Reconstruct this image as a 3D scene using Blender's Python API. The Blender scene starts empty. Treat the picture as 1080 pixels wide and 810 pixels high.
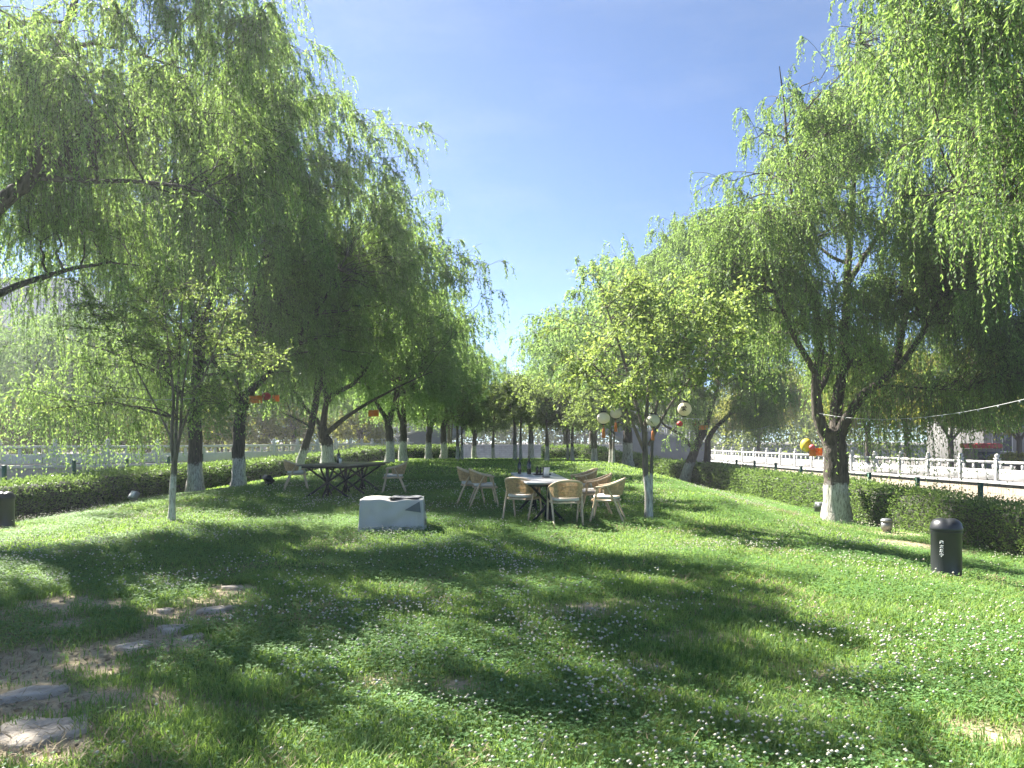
import bpy, math, random
import numpy as np

# ---------------------------------------------------------------- basics
random.seed(7)
RNG = np.random.default_rng(11)
C = bpy.context.scene.collection
F, PXC, YH, EYE = 780.0, 540.0, 462.0, 1.6
PI = math.pi


def P(px, py, d):
    """photo pixel + depth -> world point"""
    return np.array([(px - PXC) / F * d, d, EYE - (py - YH) / F * d])


def sstep(t):
    t = np.clip(t, 0, 1)
    return t * t * (3 - 2 * t)


_lat = np.random.default_rng(5).random((256, 256))


def vnoise(x, y, s=1.0, o=0):
    x = np.asarray(x, float) / s + 37.3 + o * 13.7
    y = np.asarray(y, float) / s + 91.1 + o * 7.9
    xi, yi = np.floor(x).astype(int), np.floor(y).astype(int)
    fx, fy = x - xi, y - yi
    fx, fy = fx * fx * (3 - 2 * fx), fy * fy * (3 - 2 * fy)
    g = lambda a, b: _lat[a & 255, b & 255]
    return (g(xi, yi) * (1 - fx) + g(xi + 1, yi) * fx) * (1 - fy) + (g(xi, yi + 1) * (1 - fx) + g(xi + 1, yi + 1) * fx) * fy


def T(X, Y):
    """terrain height of the lawn island"""
    X = np.asarray(X, float)
    Y = np.asarray(Y, float)
    c = np.interp(Y, [-20, 9, 12.5, 14, 15.5, 19, 24, 30, 40, 50, 58], [0, 0, 0.0, .05, .12, .2, .36, .5, .42, .2, .0])
    tl = sstep((-X - 5.5) / 6.5)
    tr = sstep((X - 4.0) / 4.4)
    z = c * (1 - tl) * (1 - tr) - .28 * tl - .45 * tr
    z = z + (vnoise(X, Y, 2.2) - .5) * .07 + (vnoise(X, Y, .7, 3) - .5) * .025
    drop = np.maximum.reduce([sstep((-X - 13.3) / 1.6), sstep((X - 10.6) / 1.4), sstep((Y - 58) / 3)])
    return z * (1 - drop) - 3.2 * drop


def hit(px, py, lo=2.0, hi=60.0):
    d = np.linspace(lo, hi, 6000)
    ray = EYE - (py - YH) / F * d
    g = T((px - PXC) / F * d, d)
    k = np.argmax(ray <= g) if (ray <= g).any() else len(d) - 1
    return np.array([(px - PXC) / F * d[k], d[k], g[k]])


def gpos(px, d):
    x = (px - PXC) / F * d
    return np.array([x, d, float(T(x, d))])


# ---------------------------------------------------------------- mesh builder
class MB:
    def __init__(self):
        self.v, self.f, self.n, self.m = [], [], 0, []

    def add(self, v, f, mat=0):
        v = np.asarray(v, float).reshape(-1, 3)
        f = np.asarray(f, int)
        self.v.append(v)
        self.f.append(f + self.n)
        self.m.append(np.full(len(f), mat))
        self.n += len(v)
        return self

    def box(self, c, s, rz=0.0, mat=0, tilt=None):
        c = np.asarray(c, float)
        h = np.asarray(s, float) / 2
        v = np.array([[x, y, z] for z in (-1, 1) for y in (-1, 1) for x in (-1, 1)], float) * h
        if tilt is not None:
            ca, sa = math.cos(tilt), math.sin(tilt)
            v = np.stack([v[:, 0], v[:, 1] * ca - v[:, 2] * sa, v[:, 1] * sa + v[:, 2] * ca], 1)
        ca, sa = math.cos(rz), math.sin(rz)
        v = np.stack([v[:, 0] * ca - v[:, 1] * sa, v[:, 0] * sa + v[:, 1] * ca, v[:, 2]], 1) + c
        return self.add(v, [[0, 2, 3, 1], [4, 5, 7, 6], [0, 1, 5, 4], [2, 6, 7, 3], [0, 4, 6, 2], [1, 3, 7, 5]], mat)

    def bevbox(self, c, s, b=.01, rz=0.0, mat=0):
        """box with chamfered vertical and horizontal edges (lathe like shell)"""
        hx, hy, hz = [q / 2 for q in s]
        rings = []
        for z, i in ((-hz, b), (-hz + b, 0), (hz - b, 0), (hz, b)):
            x, y = hx - i, hy - i
            rings.append([[x - b, -y, z], [x, -y + b, z], [x, y - b, z], [x - b, y, z], [-x + b, y, z], [-x, y - b, z], [-x, -y + b, z], [-x + b, -y, z]])
        v = np.array(rings).reshape(-1, 3)
        ca, sa = math.cos(rz), math.sin(rz)
        v = np.stack([v[:, 0] * ca - v[:, 1] * sa, v[:, 0] * sa + v[:, 1] * ca, v[:, 2]], 1) + np.asarray(c, float)
        q = [[r * 8 + k, r * 8 + (k + 1) % 8, r * 8 + 8 + (k + 1) % 8, r * 8 + 8 + k] for r in range(3) for k in range(8)]
        self.add(v, q, mat)
        self.f.append(np.array([[k for k in range(7, -1, -1)], [24 + k for k in range(8)]]) + self.n - 32)
        self.m.append(np.full(2, mat))
        return self

    def tube(self, pts, rad, n=8, mat=0, cap=True, rough=0.0, flat=1.0):
        pts = np.asarray(pts, float)
        k = len(pts)
        rad = np.broadcast_to(np.asarray(rad, float), (k,))
        t = np.gradient(pts, axis=0)
        t /= np.linalg.norm(t, axis=1)[:, None] + 1e-9
        ref = np.array([0, 0, 1.0]) if abs(t[:, 2]).mean() < .8 else np.array([1.0, 0, 0])
        a = np.cross(t, ref)
        a /= np.linalg.norm(a, axis=1)[:, None] + 1e-9
        b = np.cross(t, a)
        th = np.arange(n) * 2 * PI / n
        rr = rad[:, None] * np.ones(n)
        if rough:
            rr = rr * (1 + rough * (RNG.random((k, n)) - .5))
        v = pts[:, None, :] + rr[:, :, None] * (np.cos(th)[None, :, None] * a[:, None, :] + flat * np.sin(th)[None, :, None] * b[:, None, :])
        i = np.arange(k - 1)[:, None] * n
        j = np.arange(n)[None, :]
        q = np.stack([i + j, i + (j + 1) % n, i + n + (j + 1) % n, i + n + j], -1).reshape(-1, 4)
        self.add(v.reshape(-1, 3), q, mat)
        if cap:
            self.f.append(np.array([list(range(n)), [(k - 1) * n + x for x in range(n - 1, -1, -1)]]) + self.n - k * n)
            self.m.append(np.full(2, mat))
        return self

    def lathe(self, prof, c=(0, 0, 0), n=24, mat=0):
        """prof: list of (r,z)"""
        prof = np.asarray(prof, float)
        th = np.arange(n) * 2 * PI / n
        v = np.stack([prof[:, 0:1] * np.cos(th), prof[:, 0:1] * np.sin(th), np.repeat(prof[:, 1:2], n, 1)], -1).reshape(-1, 3) + np.asarray(c, float)
        k = len(prof)
        i = np.arange(k - 1)[:, None] * n
        j = np.arange(n)[None, :]
        q = np.stack([i + j, i + (j + 1) % n, i + n + (j + 1) % n, i + n + j], -1).reshape(-1, 4)
        return self.add(v, q, mat)

    def grid(self, v, nu, nv, mat=0):
        """v indexed [iu*nv+iv]"""
        i = np.arange(nu - 1)[:, None] * nv
        j = np.arange(nv - 1)[None, :]
        q = np.stack([i + j, i + nv + j, i + nv + j + 1, i + j + 1], -1).reshape(-1, 4)
        return self.add(v, q, mat)

    def leaves(self, p, ax, side, L, W, mat=0, fold=None):
        """one rhombus per leaf"""
        p = np.asarray(p)
        L = np.broadcast_to(np.asarray(L, float), (len(p),))[:, None]
        W = np.broadcast_to(np.asarray(W, float), (len(p),))[:, None]
        mid = p + ax * L * .45
        tip = p + ax * L
        if fold is not None:
            tip = tip + fold * L
        v = np.stack([p, mid + side * W * .5, tip, mid - side * W * .5], 1).reshape(-1, 3)
        q = np.arange(len(p) * 4).reshape(-1, 4)
        return self.add(v, q, mat)

    def mesh(self, name, mats, smooth=False):
        v = np.concatenate(self.v) if self.v else np.zeros((0, 3))
        me = bpy.data.meshes.new(name)
        me.vertices.add(len(v))
        me.vertices.foreach_set('co', v.astype(np.float32).ravel())
        lv, ls, mi = [], [], []
        s = 0
        for f, m in zip(self.f, self.m):
            k = f.shape[1]
            lv.append(f.ravel())
            ls.append(s + np.arange(len(f)) * k)
            mi.append(m)
            s += f.size
        lv, ls, mi = np.concatenate(lv), np.concatenate(ls), np.concatenate(mi)
        me.loops.add(len(lv))
        me.loops.foreach_set('vertex_index', lv.astype(np.int32))
        me.polygons.add(len(ls))
        me.polygons.foreach_set('loop_start', ls.astype(np.int32))
        me.polygons.foreach_set('material_index', mi.astype(np.int32))
        if smooth:
            me.polygons.foreach_set('use_smooth', np.ones(len(ls), bool))
        for m in (mats if isinstance(mats, (list, tuple)) else [mats]):
            me.materials.append(m)
        me.update(calc_edges=True)
        return me

    def obj(self, name, mats, parent=None, loc=None, smooth=False):
        o = bpy.data.objects.new(name, self.mesh(name, mats, smooth))
        C.objects.link(o)
        if parent is not None:
            o.parent = parent
        if loc is not None:
            o.location = loc
        return o


def tag(o, label=None, cat=None, group=None, kind=None):
    if label:
        o['label'] = label
    if cat:
        o['category'] = cat
    if group:
        o['group'] = group
    if kind:
        o['kind'] = kind
    return o


def thing(name, label, cat, loc=(0, 0, 0), rz=0.0, group=None, scale=1.0):
    o = bpy.data.objects.new(name, None)
    C.objects.link(o)
    o.empty_display_size = .2
    o.location = [float(q) for q in loc]
    o.rotation_euler = (0, 0, rz)
    o.scale = (scale,) * 3
    return tag(o, label, cat, group)


def copy_tree(o, label, loc, rz, group=None, scale=None):
    r = o.copy()
    C.objects.link(r)
    r.location = [float(q) for q in loc]
    r.rotation_euler = (0, 0, rz)
    if scale:
        r.scale = (scale,) * 3
    r['label'] = label
    if group:
        r['group'] = group
    for ch in list(o.children):
        c = ch.copy()
        C.objects.link(c)
        c.parent = r
        for g in list(ch.children):
            d = g.copy()
            C.objects.link(d)
            d.parent = c
    return r


# ---------------------------------------------------------------- materials
def new_mat(name):
    m = bpy.data.materials.new(name)
    m.use_nodes = True
    nt = m.node_tree
    nt.nodes.clear()
    out = nt.nodes.new('ShaderNodeOutputMaterial')
    return m, nt, out


def N(nt, t, **kw):
    n = nt.nodes.new(t)
    for k, v in kw.items():
        if k in n.inputs:
            n.inputs[k].default_value = v
        else:
            setattr(n, k, v)
    return n


def ramp(nt, fac, stops):
    r = nt.nodes.new('ShaderNodeValToRGB')
    e = r.color_ramp.elements
    while len(e) < len(stops):
        e.new(.5)
    for q, (p, c) in zip(e, stops):
        q.position = p
        q.color = (*c, 1) if len(c) == 3 else c
    nt.links.new(fac, r.inputs[0])
    return r.outputs[0]


def plain(name, col, rough=.6, metal=0.0, noise=.15, scale=8.0, bump=0.0, bscale=60.0, spec=.5, coat=0.0):
    m, nt, out = new_mat(name)
    b = N(nt, 'ShaderNodeBsdfPrincipled', Roughness=rough, Metallic=metal)
    b.inputs['Specular IOR Level'].default_value = spec
    b.inputs['Coat Weight'].default_value = coat
    tc = N(nt, 'ShaderNodeTexCoord')
    no = N(nt, 'ShaderNodeTexNoise', Scale=scale, Detail=5.0)
    nt.links.new(tc.outputs['Object'], no.inputs['Vector'])
    lo = [max(0, c * (1 - noise)) for c in col]
    hi = [min(1, c * (1 + noise)) for c in col]
    nt.links.new(ramp(nt, no.outputs[0], [(.3, lo), (.7, hi)]), b.inputs['Base Color'])
    if bump:
        n2 = N(nt, 'ShaderNodeTexNoise', Scale=bscale, Detail=4.0)
        nt.links.new(tc.outputs['Object'], n2.inputs['Vector'])
        bp = N(nt, 'ShaderNodeBump', Strength=bump, Distance=.02)
        nt.links.new(n2.outputs[0], bp.inputs['Height'])
        nt.links.new(bp.outputs[0], b.inputs['Normal'])
    nt.links.new(b.outputs[0], out.inputs[0])
    return m


def leaf_mat(name, cols, tcol, trans=.45, gloss=.6, patch=None):
    """leaf: per-leaf random hue, diffuse + translucent + soft sheen"""
    m, nt, out = new_mat(name)
    g = N(nt, 'ShaderNodeNewGeometry')
    stops = [(i / (len(cols) - 1), c) for i, c in enumerate(cols)]
    col = ramp(nt, g.outputs['Random Per Island'], stops)
    b = N(nt, 'ShaderNodeBsdfPrincipled', Roughness=gloss)
    b.inputs['Specular IOR Level'].default_value = .3
    nt.links.new(col, b.inputs['Base Color'])
    t = N(nt, 'ShaderNodeBsdfTranslucent')
    tcs = ramp(nt, g.outputs['Random Per Island'], [(0, [q * .75 for q in tcol]), (1, [q * 1.2 for q in tcol])])
    nt.links.new(tcs, t.inputs['Color'])
    mx = N(nt, 'ShaderNodeMixShader', Fac=trans)
    nt.links.new(b.outputs[0], mx.inputs[1])
    nt.links.new(t.outputs[0], mx.inputs[2])
    nt.links.new(mx.outputs[0], out.inputs[0])
    return m


def bark_mat(name, dark, light, white_h=None):
    m, nt, out = new_mat(name)
    b = N(nt, 'ShaderNodeBsdfPrincipled', Roughness=.9)
    tc = N(nt, 'ShaderNodeTexCoord')
    mp = N(nt, 'ShaderNodeMapping')
    mp.inputs['Scale'].default_value = (9, 9, 1.6)
    nt.links.new(tc.outputs['Object'], mp.inputs['Vector'])
    no = N(nt, 'ShaderNodeTexNoise', Scale=2.2, Detail=7.0, Roughness=.65)
    nt.links.new(mp.outputs[0], no.inputs['Vector'])
    col = ramp(nt, no.outputs[0], [(.32, dark), (.68, light)])
    bp = N(nt, 'ShaderNodeBump', Strength=.9, Distance=.05)
    nt.links.new(no.outputs[0], bp.inputs['Height'])
    nt.links.new(bp.outputs[0], b.inputs['Normal'])
    if white_h:
        sx = N(nt, 'ShaderNodeSeparateXYZ')
        nt.links.new(tc.outputs['Object'], sx.inputs[0])
        n2 = N(nt, 'ShaderNodeTexNoise', Scale=9.0, Detail=5.0)
        nt.links.new(tc.outputs['Object'], n2.inputs['Vector'])
        ma = N(nt, 'ShaderNodeMath', operation='MULTIPLY_ADD')
        nt.links.new(n2.outputs[0], ma.inputs[0])
        ma.inputs[1].default_value = .5
        nt.links.new(sx.outputs[2], ma.inputs[2])
        lt = N(nt, 'ShaderNodeMapRange')
        lt.inputs['From Min'].default_value = white_h + .18
        lt.inputs['From Max'].default_value = white_h + .28
        lt.inputs['To Min'].default_value = 1
        lt.inputs['To Max'].default_value = 0
        nt.links.new(ma.outputs[0], lt.inputs[0])
        # worn spots in the lime wash
        n3 = N(nt, 'ShaderNodeTexNoise', Scale=4.0, Detail=8.0, Roughness=.75)
        nt.links.new(mp.outputs[0], n3.inputs['Vector'])
        wr = ramp(nt, n3.outputs[0], [(.36, (.15, .15, .15)), (.54, (1, 1, 1))])
        mu = N(nt, 'ShaderNodeMath', operation='MULTIPLY')
        nt.links.new(lt.outputs[0], mu.inputs[0])
        nt.links.new(wr, mu.inputs[1])
        mx = N(nt, 'ShaderNodeMix', data_type='RGBA')
        nt.links.new(mu.outputs[0], mx.inputs['Factor'])
        nt.links.new(col, mx.inputs['A'])
        wc = ramp(nt, no.outputs[0], [(.3, (.38, .355, .31)), (.7, (.66, .64, .59))])
        nt.links.new(wc, mx.inputs['B'])
        col = mx.outputs['Result']
    nt.links.new(col, b.inputs['Base Color'])
    nt.links.new(b.outputs[0], out.inputs[0])
    return m


M_WILLOW = leaf_mat('willow_leaf', [(.09, .172, .055), (.117, .207, .068), (.15, .247, .082), (.20, .27, .115)], (.32, .48, .105), .5)
M_WILLOW_FAR = leaf_mat('willow_leaf_far', [(.083, .165, .06), (.105, .197, .07), (.14, .232, .082)], (.31, .475, .115), .5)
M_BROAD = leaf_mat('broad_leaf', [(.10, .17, .045), (.14, .22, .06), (.20, .27, .085)], (.35, .46, .10), .47)
M_OLIVE = leaf_mat('olive_leaf', [(.085, .135, .05), (.115, .17, .06), (.16, .195, .075)], (.31, .42, .095), .5)
M_YELLOW = leaf_mat('yellow_leaf', [(.17, .2, .03), (.22, .24, .04), (.26, .25, .06)], (.4, .42, .06), .45)
M_HEDGE = leaf_mat('hedge_leaf', [(.065, .125, .035), (.105, .18, .05), (.16, .23, .07)], (.24, .36, .08), .35, .5)
M_WOOD_FAR = leaf_mat('wood_leaf', [(.08, .12, .04), (.12, .16, .05), (.16, .19, .06)], (.3, .36, .08), .48)
M_BARK_W = bark_mat('willow_bark', (.022, .017, .013), (.12, .098, .075), .95)
M_BARK = bark_mat('plain_bark', (.03, .024, .018), (.13, .105, .08))
M_BARK_S = bark_mat('sapling_bark', (.06, .05, .04), (.2, .17, .13), .85)
M_CORE = plain('hedge_twig', (.03, .034, .018), .9, noise=.4)


# ---------------------------------------------------------------- trees
def unit(v):
    return v / (np.linalg.norm(v, axis=-1, keepdims=True) + 1e-9)


def bez(a, c, b, n):
    t = np.linspace(0, 1, n)[:, None]
    return (1 - t) ** 2 * a + 2 * t * (1 - t) * c + t * t * b


def smooth_path(pts, n):
    """Catmull-Rom through pts"""
    pts = np.asarray(pts, float)
    if len(pts) == 2:
        return pts[0] + (pts[1] - pts[0]) * np.linspace(0, 1, n)[:, None]
    p = np.vstack([2 * pts[0] - pts[1], pts, 2 * pts[-1] - pts[-2]])
    out = []
    seg = len(pts) - 1
    for u in np.linspace(0, seg - 1e-6, n):
        i = int(u)
        t = u - i
        a, b, c, d = p[i], p[i + 1], p[i + 2], p[i + 3]
        out.append(.5 * ((2 * b) + (c - a) * t + (2 * a - 5 * b + 4 * c - d) * t * t + (3 * b - a - 3 * c + d) * t ** 3))
    return np.array(out)


def hang_strands(mb_leaf, mb_wood, p0, h, L, nl, leaf, lw, rng, drift=(0.05, -.02), zmin=None, twig=True):
    """drooping willow shoots: p0 start, h outward dir, L length"""
    n = len(p0)
    k = nl
    u = (np.arange(k)[None, :] + rng.random((n, k))) / k
    reach = (.32 * L + .12)[:, None]
    e = 1 - np.exp(-3.2 * u)
    wob = rng.normal(0, .05, (n, 1, 3)) * np.sin(u[:, :, None] * 5 + rng.random((n, 1, 1)) * 6) * L[:, None, None] * .35

    def pos(u):
        e = 1 - np.exp(-3.2 * u)
        hor = h[:, None, :2] * (reach * e)[:, :, None]
        z = (L * .16)[:, None] * np.sin(np.minimum(u * 3.5, PI)) * h[:, None, 2] * 2 - L[:, None] * u ** 1.25
        q = np.concatenate([hor, z[:, :, None]], 2)
        q[:, :, 0] += drift[0] * (L[:, None] * u * u)
        q[:, :, 1] += drift[1] * (L[:, None] * u * u)
        return p0[:, None, :] + q
    p = pos(u) + wob
    tan = unit(pos(np.minimum(u + .04, 1.04)) - pos(u))
    rnd = rng.normal(0, 1, (n, k, 3))
    sd = unit(np.cross(tan, rnd))
    ax = unit(tan * .7 + sd * (.3 + .8 * rng.random((n, k, 1))) + np.array([0, 0, -.2]))
    side = unit(np.cross(ax, rng.normal(0, 1, (n, k, 3))))
    ll = leaf * (.65 + .6 * rng.random((n, k))) * (1 - .35 * u)
    ok = np.ones((n, k), bool)
    if zmin is not None:
        ok = p[:, :, 2] > zmin
    mb_leaf.leaves(p[ok], ax[ok], side[ok], ll[ok], (lw * (.8 + .5 * rng.random((n, k))))[ok])
    if twig:
        s = 6
        us = np.repeat(np.linspace(0, .95, s)[None, :], n, 0)
        q = pos(us)
        off = np.array([[.004, 0, 0], [-.002, .0035, 0], [-.002, -.0035, 0]])
        v = q[:, :, None, :] + off[None, None] * (1.3 - us[:, :, None, None])
        v = v.reshape(-1, 3)
        base = np.arange(n)[:, None, None] * s * 3 + np.arange(s - 1)[None, :, None] * 3
        j = np.arange(3)[None, None, :]
        f = np.stack([base + j, base + (j + 1) % 3, base + 3 + (j + 1) % 3, base + 3 + j], -1).reshape(-1, 4)
        mb_wood.add(v, f)


def grow(limbs, env, nbr, rng, up=.16, nlobe=22):
    """branches filling ellipsoid env (cx,cy,cz,rx,ry,rz), each from the nearest limb node; returns list of paths"""
    nodes, rads = [], []
    for path, r in limbs:
        k = len(path)
        a = max(1, int(k * .3))
        nodes.append(path[a:])
        rads.append(r[a:])
    nodes, rads = np.concatenate(nodes), np.concatenate(rads)
    c, r = np.array(env[:3]), np.array(env[3:6])
    out = []
    # the crown is a set of leafy lobes with gaps between them
    lob = []
    while len(lob) < nlobe:
        d = unit(rng.normal(0, 1, 3))
        if d[2] < -.7:
            continue
        q = c + d * r * (.35 + .6 * rng.random() ** .6)
        if all(np.linalg.norm((q - o) / r) > .26 for o in lob) or rng.random() < .03:
            lob.append(q)
    lob = np.array(lob)
    lsz = (.15 + .14 * rng.random(nlobe))
    lw_ = lsz ** 1.6
    for i in range(nbr):
        k = rng.choice(nlobe, p=lw_ / lw_.sum())
        q = lob[k] + np.clip(rng.normal(0, 1, 3), -1.9, 1.9) * lsz[k] * r * np.array([.85, .85, .6])
        dist = np.linalg.norm(nodes - q, axis=1) + np.maximum(0, nodes[:, 2] - q[2]) * 1.5
        j = int(np.argmin(dist * (1 + .25 * rng.random(len(dist)))))
        a = nodes[j]
        dl = np.linalg.norm(q - a)
        if dl < .3:
            continue
        ctl = (a + q) / 2 + np.array([0, 0, up * dl]) + rng.normal(0, .07, 3) * dl
        path = bez(a, ctl, q, 9)
        path[1:-1] += rng.normal(0, .025, (7, 3)) * dl
        r0 = min(rads[j] * .6, .012 + .012 * dl)
        out.append((path, np.linspace(r0, .007, 9)))
    return out


def make_willow(root, limbs, env, nbr=110, nst=1500, nl=70, Lr=(1.0, 3.2), leaf=.11, lw=.019, seed=1, trunk_mat=M_BARK_W, dens=2.9, hang=(), nlobe=24, extra=(), leaf_m=M_WILLOW, zmin=.6, sides=12, twig=True):
    """limbs: list of (points, r0, r1) in root-local coordinates; first is the trunk"""
    nst, nbr, nl = int(nst * dens * 1.3), int(nbr * 1.6), int(nl * .35)
    Lr = (Lr[0] * .32, Lr[1] * .43)
    leaf, lw = leaf * 1.0, lw * 1.25
    rng = np.random.default_rng(seed)
    tr, br, lf = MB(), MB(), MB()
    ls = []
    for i, (pts, r0, r1) in enumerate(limbs):
        n = 20 if i == 0 else 14
        path = smooth_path(pts, n)
        path[2:-1] += rng.normal(0, .012, (n - 3, 3))
        t = np.linspace(0, 1, n)
        if i > 0:
            r1 = r1 * .3
        r = r0 + (r1 - r0) * t ** .8
        if i == 0:
            h = path[:, 2]
            r = r * (1 + .42 * np.exp(-np.maximum(h, 0) / .32))
        tr.tube(path, r, sides, rough=.13)
        ls.append((path, r))
    brs = grow(ls, env, nbr, rng, nlobe=nlobe)
    for en, cnt in extra:
        brs += grow(ls, en, cnt, rng, nlobe=4)
        nst += int(nst * .75 * cnt / max(nbr, 1))
    for p, r in brs:
        br.tube(p, r, 5, cap=False)
    # smaller side branches
    sub = []
    for p, r in brs:
        for _ in range(5):
            k = rng.integers(3, 9)
            d = unit(unit(p[k] - p[k - 1]) + rng.normal(0, .7, 3) + np.array([0, 0, .15]))
            l = .35 + .8 * rng.random()
            q = bez(p[k], p[k] + d * l * .6 + np.array([0, 0, .1]), p[k] + d * l + np.array([0, 0, -.15 * l]), 5)
            sub.append((q, np.linspace(r[k] * .6, .005, 5)))
    for p, r in sub:
        br.tube(p, r, 4, cap=False)
    allp = [(p, 5) for p, r in brs] + [(p, 1) for p, r in sub]
    w = np.array([np.linalg.norm(p[-1] - p[0]) for p, _ in allp])
    pick = rng.choice(len(allp), nst, p=w / w.sum())
    p0, h = np.zeros((nst, 3)), np.zeros((nst, 3))
    for i, k in enumerate(pick):
        p, a = allp[k]
        u = (a / len(p)) + (1 - a / len(p)) * rng.random() ** .8
        x = u * (len(p) - 1)
        j = min(int(x), len(p) - 2)
        p0[i] = p[j] + (p[j + 1] - p[j]) * (x - j)
        h[i] = unit(unit(p[j + 1] - p[j]) * .9 + rng.normal(0, .6, 3))
    h[:, 2] = np.clip(h[:, 2], -.1, .6)
    L = Lr[0] + (Lr[1] - Lr[0]) * rng.random(nst) ** 1.3
    # outer and lower shoots are longer
    c = np.array(env[:3])
    low = np.clip((c[2] + env[5] * .3 - p0[:, 2]) / env[5], 0, 1)
    L = L * (.75 + .7 * low)
    L = np.minimum(L, np.maximum(p0[:, 2] - zmin, .3))
    hang_strands(lf, br, p0, h, L, nl, leaf, lw, rng, zmin=zmin, twig=twig)
    for li, cnt, l0, l1, zm in hang:
        path = ls[li][0]
        x = (.25 + .75 * rng.random(cnt)) * (len(path) - 1.001)
        # shoots hang in bunches
        x = np.clip(np.round(x * 1.6) / 1.6 + rng.normal(0, .1, cnt), 0, len(path) - 1.01)
        j = x.astype(int)
        q = path[j] + (path[j + 1] - path[j]) * (x - j)[:, None] + rng.normal(0, .38, (cnt, 3)) * np.array([1, 1, .8])
        hd = unit(rng.normal(0, 1, (cnt, 3)))
        hd[:, 2] = .2
        cnt = cnt
        Lh = np.minimum(l0 + (l1 - l0) * rng.random(cnt), q[:, 2] - zm)
        hang_strands(lf, br, q, hd, np.maximum(Lh, .2), nl, leaf, lw, rng, zmin=zm, twig=twig)
    o = tr.obj('trunk', trunk_mat, root, smooth=True)
    b = br.obj('branches', M_BARK, root, smooth=True)
    l = lf.obj('crown', leaf_m, root)
    return root


def make_broad(root, stems, env, nbr=60, ntw=700, nl=26, leaf=.065, lw=.042, seed=1, trunk_mat=M_BARK_S, leaf_m=M_BROAD, spread=.35, tl=.7, up=.1, cat=None):
    """broad-leaved tree: stems as limbs, twigs spread in all directions with alternate leaves"""
    rng = np.random.default_rng(seed)
    tr, br, lf = MB(), MB(), MB()
    ls = []
    for i, (pts, r0, r1) in enumerate(stems):
        path = smooth_path(pts, 14)
        t = np.linspace(0, 1, 14)
        r = r0 + (r1 - r0) * t
        r = r * (1 + .3 * np.exp(-np.maximum(path[:, 2], 0) / .15))
        tr.tube(path, r, 9, rough=.1)
        ls.append((path, r))
    brs = grow(ls, env, nbr, rng, up)
    for p, r in brs:
        br.tube(p, r * .8, 5, cap=False)
    w = np.array([np.linalg.norm(p[-1] - p[0]) for p, _ in brs])
    pick = rng.choice(len(brs), ntw, p=w / w.sum())
    p0, d = np.zeros((ntw, 3)), np.zeros((ntw, 3))
    for i, k in enumerate(pick):
        p = brs[k][0]
        x = (.25 + .75 * rng.random() ** .7) * (len(p) - 1)
        j = min(int(x), len(p) - 2)
        p0[i] = p[j] + (p[j + 1] - p[j]) * (x - j)
        d[i] = unit(unit(p[j + 1] - p[j]) * .8 + rng.normal(0, .65, 3) + np.array([0, 0, .15]))
    L = tl * (.4 + .8 * rng.random(ntw))
    u = (np.arange(nl)[None] + rng.random((ntw, nl))) / nl
    p = p0[:, None] + d[:, None] * (L[:, None] * u)[:, :, None] + rng.normal(0, .05, (ntw, nl, 3)) * tl
    p[:, :, 2] -= .25 * L[:, None] * u * u
    ax = unit(d[:, None] * .5 + rng.normal(0, .6, (ntw, nl, 3)) + np.array([0, 0, -.25]))
    side = unit(np.cross(ax, rng.normal(0, .5, (ntw, nl, 3)) + np.array([0, 0, 1.0])))
    fl = np.zeros((ntw * nl, 3))
    fl[:, 2] = -.15
    lf.leaves(p.reshape(-1, 3), ax.reshape(-1, 3), side.reshape(-1, 3), leaf * (.6 + .7 * rng.random(ntw * nl)), lw * (.6 + .7 * rng.random(ntw * nl)), fold=fl)
    for i in range(0, ntw):
        br.tube(np.array([p0[i], p0[i] + d[i] * L[i] * .5 - np.array([0, 0, .06 * L[i]]), p0[i] + d[i] * L[i] - np.array([0, 0, .25 * L[i]])]), [.006, .004, .002], 3, cap=False)
    tr.obj('trunk', trunk_mat, root, smooth=True)
    br.obj('branches', M_BARK, root, smooth=True)
    lf.obj('crown', leaf_m, root)
    return root


def loc_pts(base, lst):
    """list of (px,py,depth) -> local points"""
    return [P(*q) - base for q in lst]


WG = 'willows along the two sides of the lawn'
# --- left row
b = np.array([-10.7, 13.0, float(T(-10.7, 13.0))])
t = thing('willow_tree', 'nearest left willow, its bare limbs crossing the top left corner', 'tree', b, group=WG)
make_willow(t, [
    ([(0, 0, -.3), (.1, 0, 1.6), (.4, .1, 3.2), tuple(P(-25, 235, 12.74) - b)], .34, .24),
    (loc_pts(b, [(-25, 235, 12.74), (12, 205, 12.87), (38, 180, 13.00), (55, 66, 13.13), (85, -20, 13.26), (90, -110, 13.39)]), .17, .06),
    (loc_pts(b, [(34, 186, 12.87), (90, 190, 12.61), (190, 196, 12.35), (250, 225, 11.96)]), .07, .025),
    (loc_pts(b, [(57, 64, 13.13), (92, 46, 13.26), (150, 58, 13.39), (215, 80, 13.52)]), .07, .02),
    (loc_pts(b, [(25, 190, 13.00), (90, 157, 13.78), (135, 138, 14.30), (170, 118, 14.56), (240, 120, 14.95)]), .10, .03),
    (loc_pts(b, [(-25, 235, 12.74), (-60, 120, 12.09), (-40, -60, 11.44), (-10, -200, 10.79)]), .17, .05),
    (loc_pts(b, [(-90, 360, 12.61), (0, 310, 13.39), (60, 288, 14.04), (112, 278, 14.56), (150, 280, 15.08)]), .09, .03),
], (2.7, .6, 8.9, 4.2, 4.2, 4.6), nbr=120, nst=2000, nl=80, Lr=(.8, 2.7), leaf=.094, lw=.017, seed=3, dens=4.6, zmin=1.5, hang=[(6, 130, .5, 2.2, 1.2), (2, 100, .5, 1.6, 1.2), (4, 120, .5, 1.5, 1.2)])

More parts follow.
